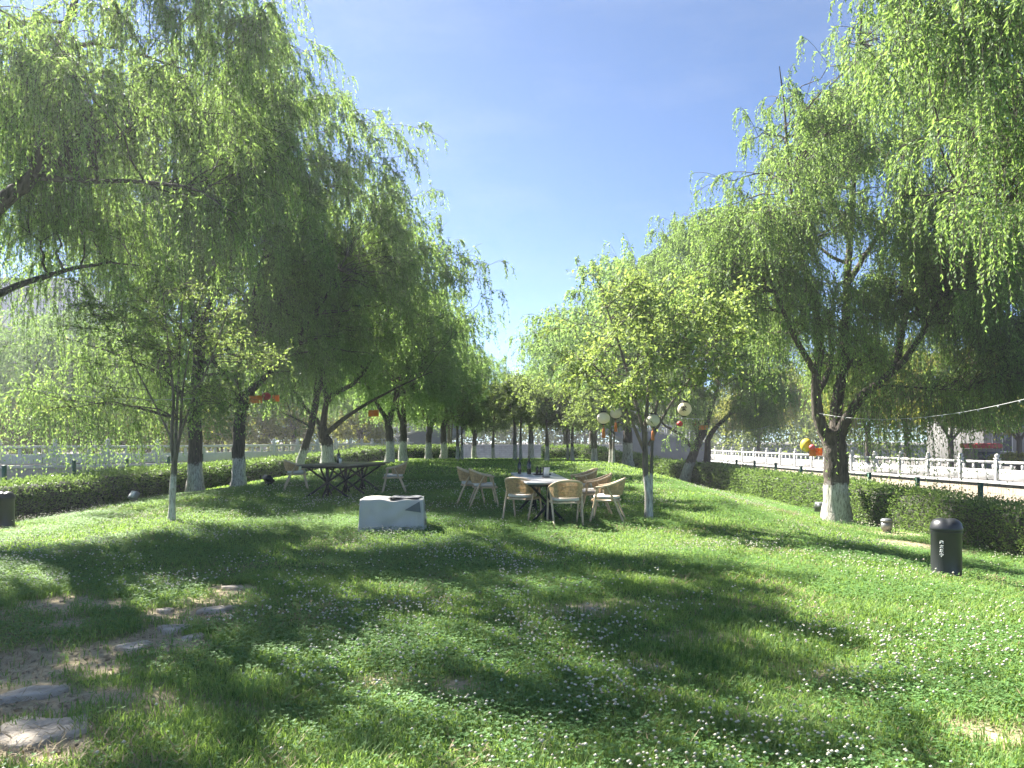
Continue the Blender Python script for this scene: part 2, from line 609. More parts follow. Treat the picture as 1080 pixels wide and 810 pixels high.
b = hit(206, 520)
t = thing('willow_tree', 'left row willow with a thick straight trunk just right of a thin sapling', 'tree', b, group=WG)
D = b[1]
make_willow(t, [
    ([(0, 0, -.3), (0, 0, 1.0), (.0, 0, 2.6), (.1, 0, 4.2), (.2, -.1, 5.5)], .25, .16),
    ([(.0, 0, 2.7), (-.9, -.3, 3.7), (-2.2, -.7, 4.4), (-3.5, -1.1, 4.8)], .10, .04),
    ([(.05, 0, 2.2), (-1.4, -1.0, 2.7), (-3.0, -2.0, 2.9), (-4.0, -2.6, 3.3)], .06, .025),
    ([(.2, -.1, 5.3), (1.2, -.6, 7.0), (2.2, -1.2, 8.8), (2.6, -1.2, 10.4)], .12, .04),
    ([(.2, -.1, 5.3), (-.5, .2, 7.4), (-.8, 0.2, 9.8), (-.6, 0, 11.8)], .13, .04),
    ([(.1, 0, 4.0), (1.6, 1.0, 5.4), (2.7, 1.4, 6.7)], .08, .03),
    ([(.15, 0, 4.8), (-1.5, -1.2, 6.4), (-3.0, -2.0, 7.8)], .09, .03),
], (.4, .6, 8.4, 5.0, 4.2, 6.6), nbr=170, nst=2400, nl=66, Lr=(1.0, 3.3), leaf=0.134, lw=0.0275, seed=4, dens=2.7, zmin=.9, hang=[(1, 260, .8, 3.0, .9), (2, 330, .6, 2.4, .8), (6, 160, .8, 2.5, 1)])

b = hit(252, 514)
t = thing('willow_tree', 'left row willow with a forked dark trunk and orange tags hanging at the fork', 'tree', b, group=WG)
make_willow(t, [
    ([(0, 0, -.3), (0, 0, 1.0), tuple(P(254, 440, b[1]) - b), tuple(P(264, 412, b[1]) - b)], .22, .17),
    (loc_pts(b, [(264, 412, b[1]), (280, 398, b[1]), (303, 372, b[1] - .5), (340, 320, b[1] - 1), (365, 270, b[1] - 1.2)]), .13, .04),
    (loc_pts(b, [(256, 425, b[1]), (250, 395, b[1] + .3), (262, 340, b[1] + .5), (280, 250, b[1]), (300, 150, b[1])]), .14, .04),
    (loc_pts(b, [(254, 420, b[1]), (225, 380, b[1] - .6), (200, 330, b[1] - 1), (190, 270, b[1] - 1)]), .09, .03),
    (loc_pts(b, [(262, 414, b[1]), (222, 440, b[1] - 1.5), (180, 447, b[1] - 3)]), .05, .02),
], (1.0, 0.0, 8.0, 4.9, 4.4, 6.1), nbr=150, nst=2000, nl=62, Lr=(1.0, 3.1), leaf=0.140, lw=0.0300, seed=5, dens=2.7, zmin=1.6)

bl = gpos(345, 30.0)
t = thing('willow_tree', 'left row willow spreading two long low limbs behind the dark table', 'tree', bl, group=WG)
make_willow(t, [
    ([(0, 0, -.3), (0, 0, 1.0), tuple(P(341, 462, 30) - bl), tuple(P(340, 450, 30) - bl)], .26, .2),
    (loc_pts(bl, [(341, 460, 30), (360, 444, 29.8), (382, 429, 29.5), (422, 407, 29), (455, 392, 28.8)]), .13, .04),
    (loc_pts(bl, [(340, 452, 30), (347, 420, 30), (373, 404, 29.8), (391, 380, 29.5), (410, 330, 29.3), (425, 280, 29)]), .15, .04),
    (loc_pts(bl, [(345, 425, 30), (340, 380, 30.5), (350, 310, 30.8), (370, 230, 31)]), .12, .04),
    (loc_pts(bl, [(340, 450, 30), (315, 420, 30), (290, 385, 30)]), .10, .03),
], (1.4, 0.2, 7.0, 4.6, 4.4, 4.9), nbr=130, nst=1600, nl=56, Lr=(1.0, 3.2), leaf=0.157, lw=0.0350, seed=6, dens=2.0, zmin=2.0)

bl = gpos(317, 27.5)
t = thing('willow_tree', 'slim leaning willow trunk just behind the left end of the dark table', 'tree', bl, group=WG)
make_willow(t, [
    ([(0, 0, -.3), tuple(P(317, 487, 27.5) - bl), tuple(P(327, 455, 27.5) - bl), tuple(P(333, 424, 27.8) - bl), tuple(P(338, 380, 28) - bl)], .17, .11),
    (loc_pts(bl, [(328, 450, 27.5), (305, 438, 27.5), (280, 425, 27.8)]), .05, .02),
    (loc_pts(bl, [(333, 424, 27.8), (350, 370, 28), (360, 320, 28)]), .09, .03),
], (.5, 0.3, 5.9, 2.8, 2.8, 3.6), nbr=60, nst=620, nl=56, Lr=(.8, 2.6), leaf=0.157, lw=0.0338, seed=7, dens=2.0, zmin=2.1, trunk_mat=M_BARK_W)

# far willows share meshes
bl = gpos(411, 33.5)
far = thing('willow_tree', 'willow behind the lone wicker chair right of the dark table, orange tag beside it', 'tree', bl, group=WG)
make_willow(far, [
    ([(0, 0, -.3), (0, 0, 1.0), (-.1, 0, 2.0)], .2, .16),
    ([(-.1, 0, 1.9), (-.9, .1, 3.2), (-1.5, 0, 4.9), (-1.5, 0, 6.5)], .12, .04),
    ([(-.1, 0, 1.9), (.5, -.1, 3.3), (.9, 0, 5.2), (.9, 0, 7.2)], .13, .04),
    ([(0, 0, 1.7), (.2, .5, 3.4), (.1, 1.2, 5.6)], .10, .04),
], (0, 0, 5.6, 3.4, 3.4, 4.0), nbr=100, nst=1150, nl=46, Lr=(.8, 2.8), leaf=.17, lw=.036, seed=8, dens=2.3, leaf_m=M_WILLOW_FAR, zmin=1.7, sides=9, twig=False)
copy_tree(far, 'willow standing close behind the first tagged one of the far left row', gpos(425, 36.5), 1.9, scale=1.04)
copy_tree(far, 'smaller willow third along the far left row, before the bridge', gpos(452, 42.0), 3.6, scale=.98)
copy_tree(far, 'farthest willow of the left row, edging the strip of sky', gpos(468, 46.0), 5.0, scale=1.05)
for px, d, k, lab in [(20, 44, 1.15, 'far left bank willow at the left edge, over the pale balustrade'), (120, 47, 1.2, 'willow on the far left bank behind the thin sapling'), (232, 52, 1.2, 'willow on the far left bank, bright between the two thick trunks'), (300, 58, 1.25, 'willow on the far left bank behind the leaning trunk'), (375, 66, 1.25, 'willow on the far left bank seen over the dark table')]:
    copy_tree(far, lab, ((px - PXC) / F * d, d + 2.5, .17), d * 1.7, 'willows on the far left bank', scale=k)
copy_tree(far, 'pale willow at the far end of the left row beside the gap of sky', gpos(500, 56.0), 2.6, scale=.98)

# --- right row
b = hit(882, 550)
D = b[1]
t = thing('willow_tree', 'big forked willow with worn whitewashed base, standing alone near the right hedge', 'tree', b, group=WG)
make_willow(t, [
    ([(0, 0, -.3), (0, 0, .9), tuple(P(881, 480, D) - b), tuple(P(877, 455, D) - b)], .29, .27),
    (loc_pts(b, [(876, 470, D), (863, 440, D), (860, 400, D), (866, 355, D), (850, 290, D), (836, 220, D), (830, 140, D), (822, 70, D)]), .17, .035),
    (loc_pts(b, [(880, 465, D), (882, 425, D + .3), (890, 380, D + .5), (893, 300, D + .6), (900, 200, D + .5), (905, 100, D), (910, 0, D)]), .19, .05),
    (loc_pts(b, [(882, 470, D), (893, 440, D - .2), (915, 412, D - .4), (945, 388, D - .7), (975, 350, D - 1), (1000, 290, D - 1.3), (1010, 220, D - 1.5)]), .17, .05),
    (loc_pts(b, [(903, 430, D - .2), (925, 408, D - .5), (980, 410, D - 1), (1020, 412, D - 1.5)]), .05, .02),
    (loc_pts(b, [(862, 415, D), (876, 385, D + .3), (875, 350, D + .5), (868, 320, D + .7)]), .09, .04),
    (loc_pts(b, [(861, 395, D), (835, 350, D - .4), (815, 300, D - .8), (800, 250, D - 1)]), .09, .03),
    (loc_pts(b, [(945, 388, D - .7), (955, 330, D), (965, 250, D), (970, 150, D)]), .10, .03),
    (loc_pts(b, [(893, 300, D + .6), (930, 240, D + 1), (960, 170, D + 1.5)]), .09, .03),
], (1.3, .2, 7.3, 4.0, 4.2, 5.6), nbr=170, nst=2400, nl=64, Lr=(.8, 2.6), leaf=.105, lw=.020, seed=12, dens=2.8, zmin=2.2, hang=[(4, 260, .6, 2.6, .6), (3, 170, .6, 2.4, .8)], extra=[((-2.6, -.4, 5.6, 1.6, 1.6, 1.4), 26), ((2.4, -.6, 4.4, 2.0, 2.0, 1.3), 38), ((.6, 1.8, 4.4, 2.2, 1.4, 1.6), 22), ((-1.0, -1.3, 6.0, 2.2, 1.2, 1.6), 46), ((1.2, -1.2, 5.9, 1.8, 1.2, 1.6), 40), ((.4, -.9, 4.9, 2.0, 1.2, .8), 26), ((3.2, -.6, 3.6, 1.6, 1.8, .9), 30)])

b = hit(733, 510, 15)
D = b[1]
t = thing('willow_tree', 'right row willow with two crooked leaning trunks and an orange tag at its fork', 'tree', b, group=WG)
make_willow(t, [
    ([(-.25, 0, -.35), tuple(P(722, 508, D) - b), tuple(P(733, 474, D) - b), tuple(P(742, 455, D) - b)], .26, .17),
    ([(.3, -.1, -.35), tuple(P(738, 510, D) - b), tuple(P(746, 484, D) - b), tuple(P(748, 460, D) - b), tuple(P(765, 441, D) - b), tuple(P(793, 412, D) - b), tuple(P(815, 370, D) - b)], .26, .06),
    (loc_pts(b, [(733, 474, D), (716, 458, D), (700, 447, D), (685, 425, D)]), .12, .04),
    (loc_pts(b, [(742, 458, D), (755, 415, D + .5), (770, 350, D + .5), (765, 280, D)]), .14, .04),
    (loc_pts(b, [(738, 465, D), (725, 410, D), (715, 350, D), (720, 280, D)]), .12, .04),
], (.4, 0, 6.9, 4.3, 4.0, 5.2), nbr=150, nst=1900, nl=60, Lr=(.8, 2.8), leaf=.125, lw=.025, seed=13, dens=3.6, zmin=1.5, extra=[((2.2, .3, 3.9, 1.8, 1.8, 1.3), 45), ((-1.5, 0, 4.4, 1.5, 1.6, 1.3), 35), ((.9, 0, 11.0, 2.4, 2.4, 1.5), 45)])

bl = gpos(662, 37.0)
fr = copy_tree(far, 'tall willow rising behind the white lanterns, next after the crooked twin trunked one', bl, .8, scale=1.3)
copy_tree(far, 'slimmer willow farther back on the right, its top against the sky', gpos(625, 46.0), 4.2, scale=1.2)
copy_tree(far, 'last right row willow, edging the sky gap', gpos(598, 57.0), 2.2, scale=1.15)

b = np.array([9.6, 8.6, float(T(9.6, 8.6))])
t = thing('willow_tree', 'nearest willow of the right row, bright shoots hanging in the top right corner', 'tree', b, group=WG)
make_willow(t, [
    ([(0, 0, -.3), (0, 0, 1.2), (-.1, .1, 2.8), (-.3, .2, 4.2)], .3, .22),
    (loc_pts(b, [(1330, 250, 8.8), (1200, 225, 9.2), (1080, 211, 9.5), (1020, 203, 9.8), (955, 206, 10)]), .10, .018),
    ([(-.3, .2, 4.1), (-.8, .6, 6.2), (-1.4, 1.0, 8.4), (-1.6, 1.2, 10)], .16, .05),
    ([(-.3, .2, 4.1), (.5, -.4, 6.4), (.6, -1, 9)], .15, .05),
    ([(-.5, .3, 5.0), (-1.8, 1.4, 6.2), (-3.0, 2.2, 7.4), (-3.6, 2.6, 8.2)], .10, .03),
], (-1.0, .8, 7.4, 3.6, 3.4, 3.6), nbr=110, nst=1400, nl=80, Lr=(.7, 2.3), leaf=.09, lw=.017, seed=14, dens=3.3, zmin=2.6)

# --- saplings
b = hit(181, 549)
t = thing('young_tree', 'thin whitewashed sapling with upright stems, standing on the left lawn', 'tree', b, group='whitewashed saplings')
D = b[1]
make_broad(t, [
    ([(0, 0, -.15), (.02, 0, .6), tuple(P(184, 490, D) - b)], .062, .055),
    (loc_pts(b, [(184, 495, D), (181, 460, D), (183, 420, D), (178, 370, D), (172, 310, D)]), .04, .012),
    (loc_pts(b, [(184, 495, D), (190, 455, D + .1), (193, 410, D + .1), (205, 340, D + .2)]), .035, .012),
    (loc_pts(b, [(184, 500, D), (186, 450, D - .1), (188, 400, D - .2), (192, 320, D - .2)]), .035, .012),
    (loc_pts(b, [(187, 470, D), (200, 430, D), (222, 380, D), (240, 330, D)]), .025, .01),
    (loc_pts(b, [(182, 465, D), (165, 430, D), (140, 380, D), (130, 340, D)]), .022, .01),
], (.05, 0, 3.3, 1.7, 1.5, 1.5), nbr=90, ntw=520, nl=16, leaf=.06, lw=.034, seed=21, leaf_m=M_OLIVE, tl=.55)

b = hit(684, 548)
D = b[1]
t = thing('young_tree', 'whitewashed sapling with fresh broad green leaves, right of the wicker chairs', 'tree', b, group='whitewashed saplings')
make_broad(t, [
    ([(0, 0, -.15), (-.01, 0, .5), tuple(P(681, 498, D) - b), tuple(P(680, 455, D) - b)], .07, .05),
    ([(.04, .02, -.15), (.05, .02, .6), tuple(P(687, 495, D) - b), tuple(P(689, 455, D) - b), tuple(P(696, 410, D) - b), tuple(P(712, 350, D) - b)], .045, .015),
    (loc_pts(b, [(680, 458, D), (668, 415, D), (655, 370, D), (640, 325, D)]), .04, .012),
    (loc_pts(b, [(680, 458, D), (684, 410, D + .2), (688, 350, D + .3), (680, 300, D + .3)]), .04, .012),
    (loc_pts(b, [(681, 480, D), (664, 440, D - .2), (640, 400, D - .3), (615, 375, D - .4)]), .035, .012),
    (loc_pts(b, [(684, 470, D), (705, 430, D), (735, 390, D), (755, 360, D)]), .03, .012),
], (.0, 0, 3.25, 1.75, 1.6, 1.55), nbr=110, ntw=720, nl=16, leaf=.085, lw=.05, seed=22, leaf_m=M_BROAD, tl=.6)

# --- small round trees beyond the crest
SG = 'small trees beyond the crest of the lawn'
b = gpos(545, 41.0)
sm = thing('small_tree', 'dark round crowned tree with twin whitewashed stems in the middle of the view', 'tree', b, group=SG)
make_broad(sm, [
    ([(-.1, 0, -.15), (-.1, 0, 1.0), (-.15, 0, 2.2), (-.5, 0, 3.6)], .13, .04),
    ([(.22, 0, -.15), (.22, 0, 1.0), (.25, .1, 2.3), (.5, .1, 3.7)], .09, .03),
], (.05, 0, 3.1, 1.75, 1.7, 1.65), nbr=110, ntw=900, nl=16, leaf=.13, lw=.085, seed=31, leaf_m=M_OLIVE, tl=.6)
copy_tree(sm, 'dark bushy small tree with slender bare stem right of the twin stemmed one', gpos(577, 38.5), 1.3, scale=.86)
copy_tree(sm, 'greyish small tree with low crown behind the table bottles', gpos(602, 39.0), 2.7, scale=.82)
copy_tree(sm, 'small reddish grey tree left below the white lanterns', gpos(627, 36.0), 3.9, scale=.78)
copy_tree(sm, 'small slender tree directly below the left pair of white lanterns', gpos(645, 33.0), 5.1, scale=.74)
copy_tree(sm, 'thin whitewashed tree left of the sky gap, among the far willows', gpos(484, 40.0), .5, scale=.85)
copy_tree(sm, 'tiny far tree seen through the gap before the bridge arch', gpos(520, 52.0), 4.5, scale=.9)
for px, d, a, k, lab in [(560, 54, 1.1, 1.3, 'round tree closing the view behind and right of the twin stemmed one'), (598, 56, 2.2, 1.3, 'round tree at the end of the lawn behind the table bottles'),
                         (474, 55, 5.2, 1.2, 'round tree among the far left willow trunks')]:
    copy_tree(sm, lab, gpos(px, d), a, scale=k)

# ---------------------------------------------------------------- ground
BARE = []
for px, py, r, w in [(20, 640, .7, .85), (70, 655, .4, .6), (60, 690, .55, .75), (15, 700, .5, .9), (30, 745, .32, 1.), (60, 780, .22, .9), (150, 676, .25, .8), (190, 660, .25, .6), (110, 700, .35, .5), (110, 740, .35, .6), (200, 655, .3, .6),
                     (235, 633, .35, .6), (690, 700, .2, .4), (620, 640, .5, .35), (700, 675, .5, .35), (720, 640, .4, .3), (880, 710, .35, .4), (1040, 770, .3, .5), (260, 745, .22, .5), (940, 563, .5, 1.), (960, 575, .5, .9), (990, 580, .4, .8), (400, 720, .2, .4), (480, 725, .2, .4)]:
    q = hit(px, py)
    BARE.append((q[0], q[1], r, w))


for px, py in [(38, 771), (35, 731), (143, 682), (184, 663), (228, 643), (246, 620), (205, 672), (175, 644)]:
    q = hit(px, py)
    BARE.append((q[0], q[1] - .03, .17 if py > 700 else .14, 1.6))
    BARE.append((q[0], q[1] - .22, .13, 1.3))


def bare(X, Y):
    m = np.zeros_like(np.asarray(X, float))
    for bx, by, r, w in BARE:
        m = np.maximum(m, w * np.exp(-(((X - bx) / (r * 1.5)) ** 2 + ((Y - by) / r) ** 2)))
    m = m * (.35 + 1.3 * vnoise(X, Y, .22, 9)) * (.55 + .9 * vnoise(X, Y, .6, 4))
    return np.clip(m, 0, 1)


def spaced(lo, hi, fine_lo, fine_hi, fine, coarse):
    a = np.arange(fine_lo, fine_hi + 1e-6, fine)
    l, r = [], []
    x, s = fine_lo, fine
    while x > lo:
        s = min(s * 1.25, coarse)
        x -= s
        l.append(x)
    x, s = fine_hi, fine
    while x < hi:
        s = min(s * 1.25, coarse)
        x += s
        r.append(x)
    return np.array(l[::-1] + list(a) + r)


xs = spaced(-180, 180, -9, 9, .09, 20)
ys = spaced(-30, 190, 1.5, 18, .09, 20)
GX, GY = np.meshgrid(xs, ys, indexing='ij')
GZ = T(GX, GY)
bm = bare(GX, GY)
GZ = GZ - .02 * bm


def ground_mat():
    m, nt, out = new_mat('lawn_ground')
    b = N(nt, 'ShaderNodeBsdfPrincipled', Roughness=.95)
    b.inputs['Specular IOR Level'].default_value = .15
    tc = N(nt, 'ShaderNodeTexCoord')
    n1 = N(nt, 'ShaderNodeTexNoise', Scale=14.0, Detail=8.0, Roughness=.7)
    n2 = N(nt, 'ShaderNodeTexNoise', Scale=.9, Detail=4.0)
    for n in (n1, n2):
        nt.links.new(tc.outputs['Object'], n.inputs['Vector'])
    g = ramp(nt, n1.outputs[0], [(.3, (.05, .085, .025)), (.52, (.10, .16, .045)), (.72, (.17, .205, .07))])
    s = ramp(nt, n1.outputs[0], [(.3, (.29, .235, .145)), (.7, (.53, .45, .3))])
    at = N(nt, 'ShaderNodeAttribute', attribute_name='soil')
    ad = N(nt, 'ShaderNodeMath', operation='MULTIPLY_ADD')
    nt.links.new(n1.outputs[0], ad.inputs[0])
    ad.inputs[1].default_value = .5
    ad2 = N(nt, 'ShaderNodeMath', operation='SUBTRACT')
    nt.links.new(at.outputs['Fac'], ad.inputs[2])
    nt.links.new(ad.outputs[0], ad2.inputs[0])
    ad2.inputs[1].default_value = .25
    mr = N(nt, 'ShaderNodeMapRange')
    mr.inputs['From Min'].default_value = .15
    mr.inputs['From Max'].default_value = .5
    nt.links.new(ad2.outputs[0], mr.inputs[0])
    mx = N(nt, 'ShaderNodeMix', data_type='RGBA')
    nt.links.new(mr.outputs[0], mx.inputs['Factor'])
    nt.links.new(g, mx.inputs['A'])
    nt.links.new(s, mx.inputs['B'])
    nt.links.new(mx.outputs['Result'], b.inputs['Base Color'])
    bp = N(nt, 'ShaderNodeBump', Strength=.6, Distance=.04)
    nt.links.new(n1.outputs[0], bp.inputs['Height'])
    nt.links.new(bp.outputs[0], b.inputs['Normal'])
    nt.links.new(b.outputs[0], out.inputs[0])
    return m


g = MB()
g.grid(np.stack([GX, GY, GZ], -1).reshape(-1, 3), len(xs), len(ys))
go = g.obj('ground', ground_mat(), smooth=True)
tag(go, 'mounded lawn with bare soil patches', kind='structure')
at = go.data.attributes.new('soil', 'FLOAT', 'POINT')
at.data.foreach_set('value', bm.astype(np.float32).ravel())

# grass blades
M_GRASS = leaf_mat('grass_blade', [(.095, .192, .05), (.125, .24, .06), (.17, .285, .075), (.30, .325, .13)], (.315, .475, .085), .42, .6)
M_CLOVER = leaf_mat('clover_leaf', [(.09, .19, .06), (.12, .24, .072), (.165, .29, .095)], (.265, .44, .095), .38, .6)


def scatter(n, dlo, dhi, p=1.0, spread=.8):
    u = RNG.random(n)
    e = 2 - p - 0.0
    d = (dlo ** e + u * (dhi ** e - dlo ** e)) ** (1 / e) if abs(e) > 1e-3 else dlo * (dhi / dlo) ** u
    x = (RNG.random(n) * 2 - 1) * (spread * d + .6)
    ok = (x > -11.2) & (x < 8.6)
    return x[ok], d[ok]


def blades(n, dlo, dhi, p, hlo, hhi, w):
    x, y = scatter(n, dlo, dhi, p)
    bmk = bare(x, y)
    dens = .45 + .75 * vnoise(x, y, .5, 6)
    ok = RNG.random(len(x)) < dens * (1 - np.clip(bmk * 1.6, 0, .97))
    x, y = x[ok], y[ok]
    n = len(x)
    z = T(x, y) - .01
    tall = vnoise(x, y, .45, 2) ** 1.5 * .7 + vnoise(x, y, 1.6, 8) * .5
    h = (hlo + (hhi - hlo) * tall) * (.6 + .7 * RNG.random(n))
    a = RNG.random(n) * 2 * PI
    lean = h * (.25 + .75 * RNG.random(n))
    dx, dy = np.cos(a), np.sin(a)
    ww = w * (.7 + .6 * RNG.random(n)) * (1 + y / 14)
    sx, sy = -dy * ww / 2, dx * ww / 2
    p0 = np.stack([x, y, z], 1)
    s = np.stack([sx, sy, 0 * sx], 1)
    mid = p0 + np.stack([dx * lean * .35, dy * lean * .35, h * .62], 1)
    tip = p0 + np.stack([dx * lean, dy * lean, h * (.78 + .2 * RNG.random(n))], 1)
    v = np.stack([p0 - s, p0 + s, mid + s * .8, mid - s * .8, tip], 1).reshape(-1, 3)
    i = np.arange(n) * 5
    return v, np.stack([i, i + 1, i + 2, i + 3], 1), np.stack([i + 3, i + 2, i + 4], 1)


gm = MB()
for args in [(360000, 1.8, 9, 1.0, .025, .105, .0046), (240000, 8, 20, 1.0, .025, .085, .006), (120000, 18, 48, .9, .035, .10, .011)]:
    v, q, t3 = blades(*args)
    n0 = gm.n
    gm.add(v, q)
    gm.f.append(t3 + n0)
    gm.m.append(np.zeros(len(t3), int))
tag(gm.obj('grass', M_GRASS), 'uneven grass blades over the lawn', kind='stuff')

# clover leaves and white flower heads
cm = MB()
x, y = scatter(420000, 1.8, 24, .95)
ok = (RNG.random(len(x)) < np.clip(vnoise(x, y, 1.1, 12) * 2.0 - .5, 0.08, 1)) & (RNG.random(len(x)) > bare(x, y) * 1.8)
x, y = x[ok], y[ok]
n = len(x)
hgt = .02 + .06 * RNG.random(n)
c0 = np.stack([x, y, T(x, y) + hgt], 1)
a0 = RNG.random(n) * 2 * PI
for k in range(3):
    a = a0 + k * 2 * PI / 3
    ax = unit(np.stack([np.cos(a), np.sin(a), .1 + .4 * RNG.random(n)], 1))
    sd = unit(np.stack([-np.sin(a), np.cos(a), .3 * (RNG.random(n) - .5)], 1))
    cm.leaves(c0, ax, sd, .0145 * (.6 + .7 * RNG.random(n)) * (1 + y / 22), .0135 * (1 + y / 22))
tag(cm.obj('clover', M_CLOVER), 'low clover leaves mixed into the grass', kind='stuff')

M_PETAL = leaf_mat('clover_petal', [(.56, .54, .43), (.68, .66, .55), (.5, .43, .34)], (.5, .5, .4), .25, .6)
fm = MB()
x, y = scatter(38000, 2.0, 22, .9)
pt = vnoise(x, y, 1.3, 12) * .6 + vnoise(x, y, .5, 15) * .55
pt = pt + .22 * np.exp(-((x - .8) / 1.6) ** 2 - ((y - 5.2) / 2.2) ** 2) + .15 * np.exp(-((x - 3.2) / 1.0) ** 2 - ((y - 5.0) / 1.0) ** 2)
ok = (RNG.random(len(x)) < np.clip((pt - .5) * 2.4, 0.015, 1)) & (bare(x, y) < .2)
x, y = x[ok], y[ok]
n = len(x)
hz = T(x, y) + .06 + .08 * RNG.random(n)
r = (.0065 + .005 * RNG.random(n)) * (1 + y / 30)
octv = np.array([[0, 0, .8], [1, 0, 0], [.31, .95, 0], [-.81, .59, 0], [-.81, -.59, 0], [.31, -.95, 0], [0, 0, -.7]])
v = np.stack([x, y, hz], 1)[:, None] + octv[None] * r[:, None, None]
base = np.arange(n)[:, None, None] * 7
tri = np.array([[0, 1 + i, 1 + (i + 1) % 5] for i in range(5)] + [[6, 1 + (i + 1) % 5, 1 + i] for i in range(5)])
fm.add(v.reshape(-1, 3), (base + tri[None]).reshape(-1, 3))
tag(fm.obj('clover_flowers', M_PETAL), 'white clover flower heads scattered over the lawn', kind='stuff')

# dead straw and dry leaves on bare soil
M_STRAW = leaf_mat('dry_straw', [(.25, .19, .1), (.34, .27, .15), (.2, .15, .09)], (.2, .16, .08), .2, .6)
sm_ = MB()
x, y = scatter(60000, 2, 11, 1.0)
ok = RNG.random(len(x)) < np.clip(bare(x, y) * 1.2 + .05, 0, 1)
x, y = x[ok], y[ok]
n = len(x)
a = RNG.random(n) * 2 * PI
sm_.leaves(np.stack([x, y, T(x, y) + .006 + .012 * RNG.random(n)], 1), unit(np.stack([np.cos(a), np.sin(a), .25 * (RNG.random(n) - .3)], 1)), np.stack([-np.sin(a), np.cos(a), 0 * a], 1), .03 + .05 * RNG.random(n), .004 + .004 * RNG.random(n))
x, y = scatter(150000, 2, 22, .9)
pm_ = vnoise(x, y, .9, 21) * .6 + vnoise(x, y, .3, 22) * .5
ok = RNG.random(len(x)) < np.clip((pm_ - .55) * 2.2, .04, .8)
x, y = x[ok], y[ok]
n = len(x)
a = RNG.random(n) * 2 * PI
sm_.leaves(np.stack([x, y, T(x, y) + .01 + .03 * RNG.random(n)], 1), unit(np.stack([np.cos(a), np.sin(a), .2 + .7 * RNG.random(n)], 1)), np.stack([-np.sin(a), np.cos(a), 0 * a], 1), .04 + .06 * RNG.random(n), (.004 + .003 * RNG.random(n)) * (1 + y / 14))
pb = MB()
x, y = scatter(40000, 2, 9, 1.0)
ok = RNG.random(len(x)) < np.clip(bare(x, y) * .9 - .12, 0, 1)
x, y = x[ok], y[ok]
n = len(x)
r = .004 + .014 * RNG.random(n) ** 3
v = np.stack([x, y, T(x, y) - .012 + r * .3], 1)[:, None] + octv[None] * r[:, None, None] * (.6 + .7 * RNG.random((n, 7, 3)))
pb.add(v.reshape(-1, 3), (np.arange(n)[:, None, None] * 7 + tri[None]).reshape(-1, 3))
tag(pb.obj('soil_crumbs', plain('soil_crumb', (.36, .28, .19), .95, noise=.4, scale=40)), 'crumbs of soil and grit on the bare ground', kind='stuff')
tag(sm_.obj('dry_grass', M_STRAW), 'dry straw lying on the bare soil', kind='stuff')

# flat stones of the trodden path
M_STONE = plain('pale_stone', (.44, .38, .3), .9, noise=.35, scale=5, bump=.6, bscale=30)
SN = [(38, 771, .42, .2, .15, 'largest pale flat stone, at the bottom left corner of the lawn'),
      (35, 731, .36, .11, .5, 'long pale stone slab second from the bottom left corner'),
      (143, 682, .2, .12, .2, 'squarish flat stone in the middle of the row of path stones'),
      (184, 663, .2, .11, .7, 'pale flat stone just above the squarish one in the path'),
      (228, 643, .3, .07, .45, 'long narrow stone near the top end of the path'),
      (246, 620, .22, .05, -.1, 'thin flat stone farthest up the path'),
      (205, 672, .14, .08, .2, 'small half buried stone right of the path stones'),
      (175, 644, .13, .05, .1, 'small pale stone left beside the long narrow one')]
for px, py, a, bb, rot, lab in SN:
    a, bb = a * .58, bb * .62
    q = hit(px, py)
    k = 15
    th = np.arange(k) * 2 * PI / k
    rr = 1 + .42 * (RNG.random(k) - .5) + .12 * np.sin(3 * th + px)
    ca, sa = math.cos(rot), math.sin(rot)
    X0, Y0 = a * rr * np.cos(th), bb * 1.7 * rr * np.sin(th)
    X1, Y1 = X0 * ca - Y0 * sa, X0 * sa + Y0 * ca
    mb = MB()
    rings = []
    for s, dz in ((1.05, -.08), (1.0, .004), (.965, .014), (.6, .019), (.0, .016)):
        zz = T(q[0] + X1 * s, q[1] + Y1 * s) - q[2]
        rings.append(np.stack([X1 * s, Y1 * s, zz + dz + .006 * (RNG.random(k) - .5)], 1))
    v = np.concatenate(rings)
    i = np.arange(4)[:, None] * k
    j = np.arange(k)[None]
    mb.add(v, np.stack([i + j, i + (j + 1) % k, i + k + (j + 1) % k, i + k + j], -1).reshape(-1, 4))
    o = mb.obj('flat_stone', M_STONE, loc=q)
    tag(o, lab, 'stone', 'flat stones of the trodden path')

# ---------------------------------------------------------------- hedges
def resample(pl, step):
    pl = np.asarray(pl, float)
    s = np.concatenate([[0], np.cumsum(np.linalg.norm(np.diff(pl, axis=0), axis=1))])
    u = np.arange(0, s[-1] + 1e-6, step)
    return np.stack([np.interp(u, s, pl[:, i]) for i in range(pl.shape[1])], 1)


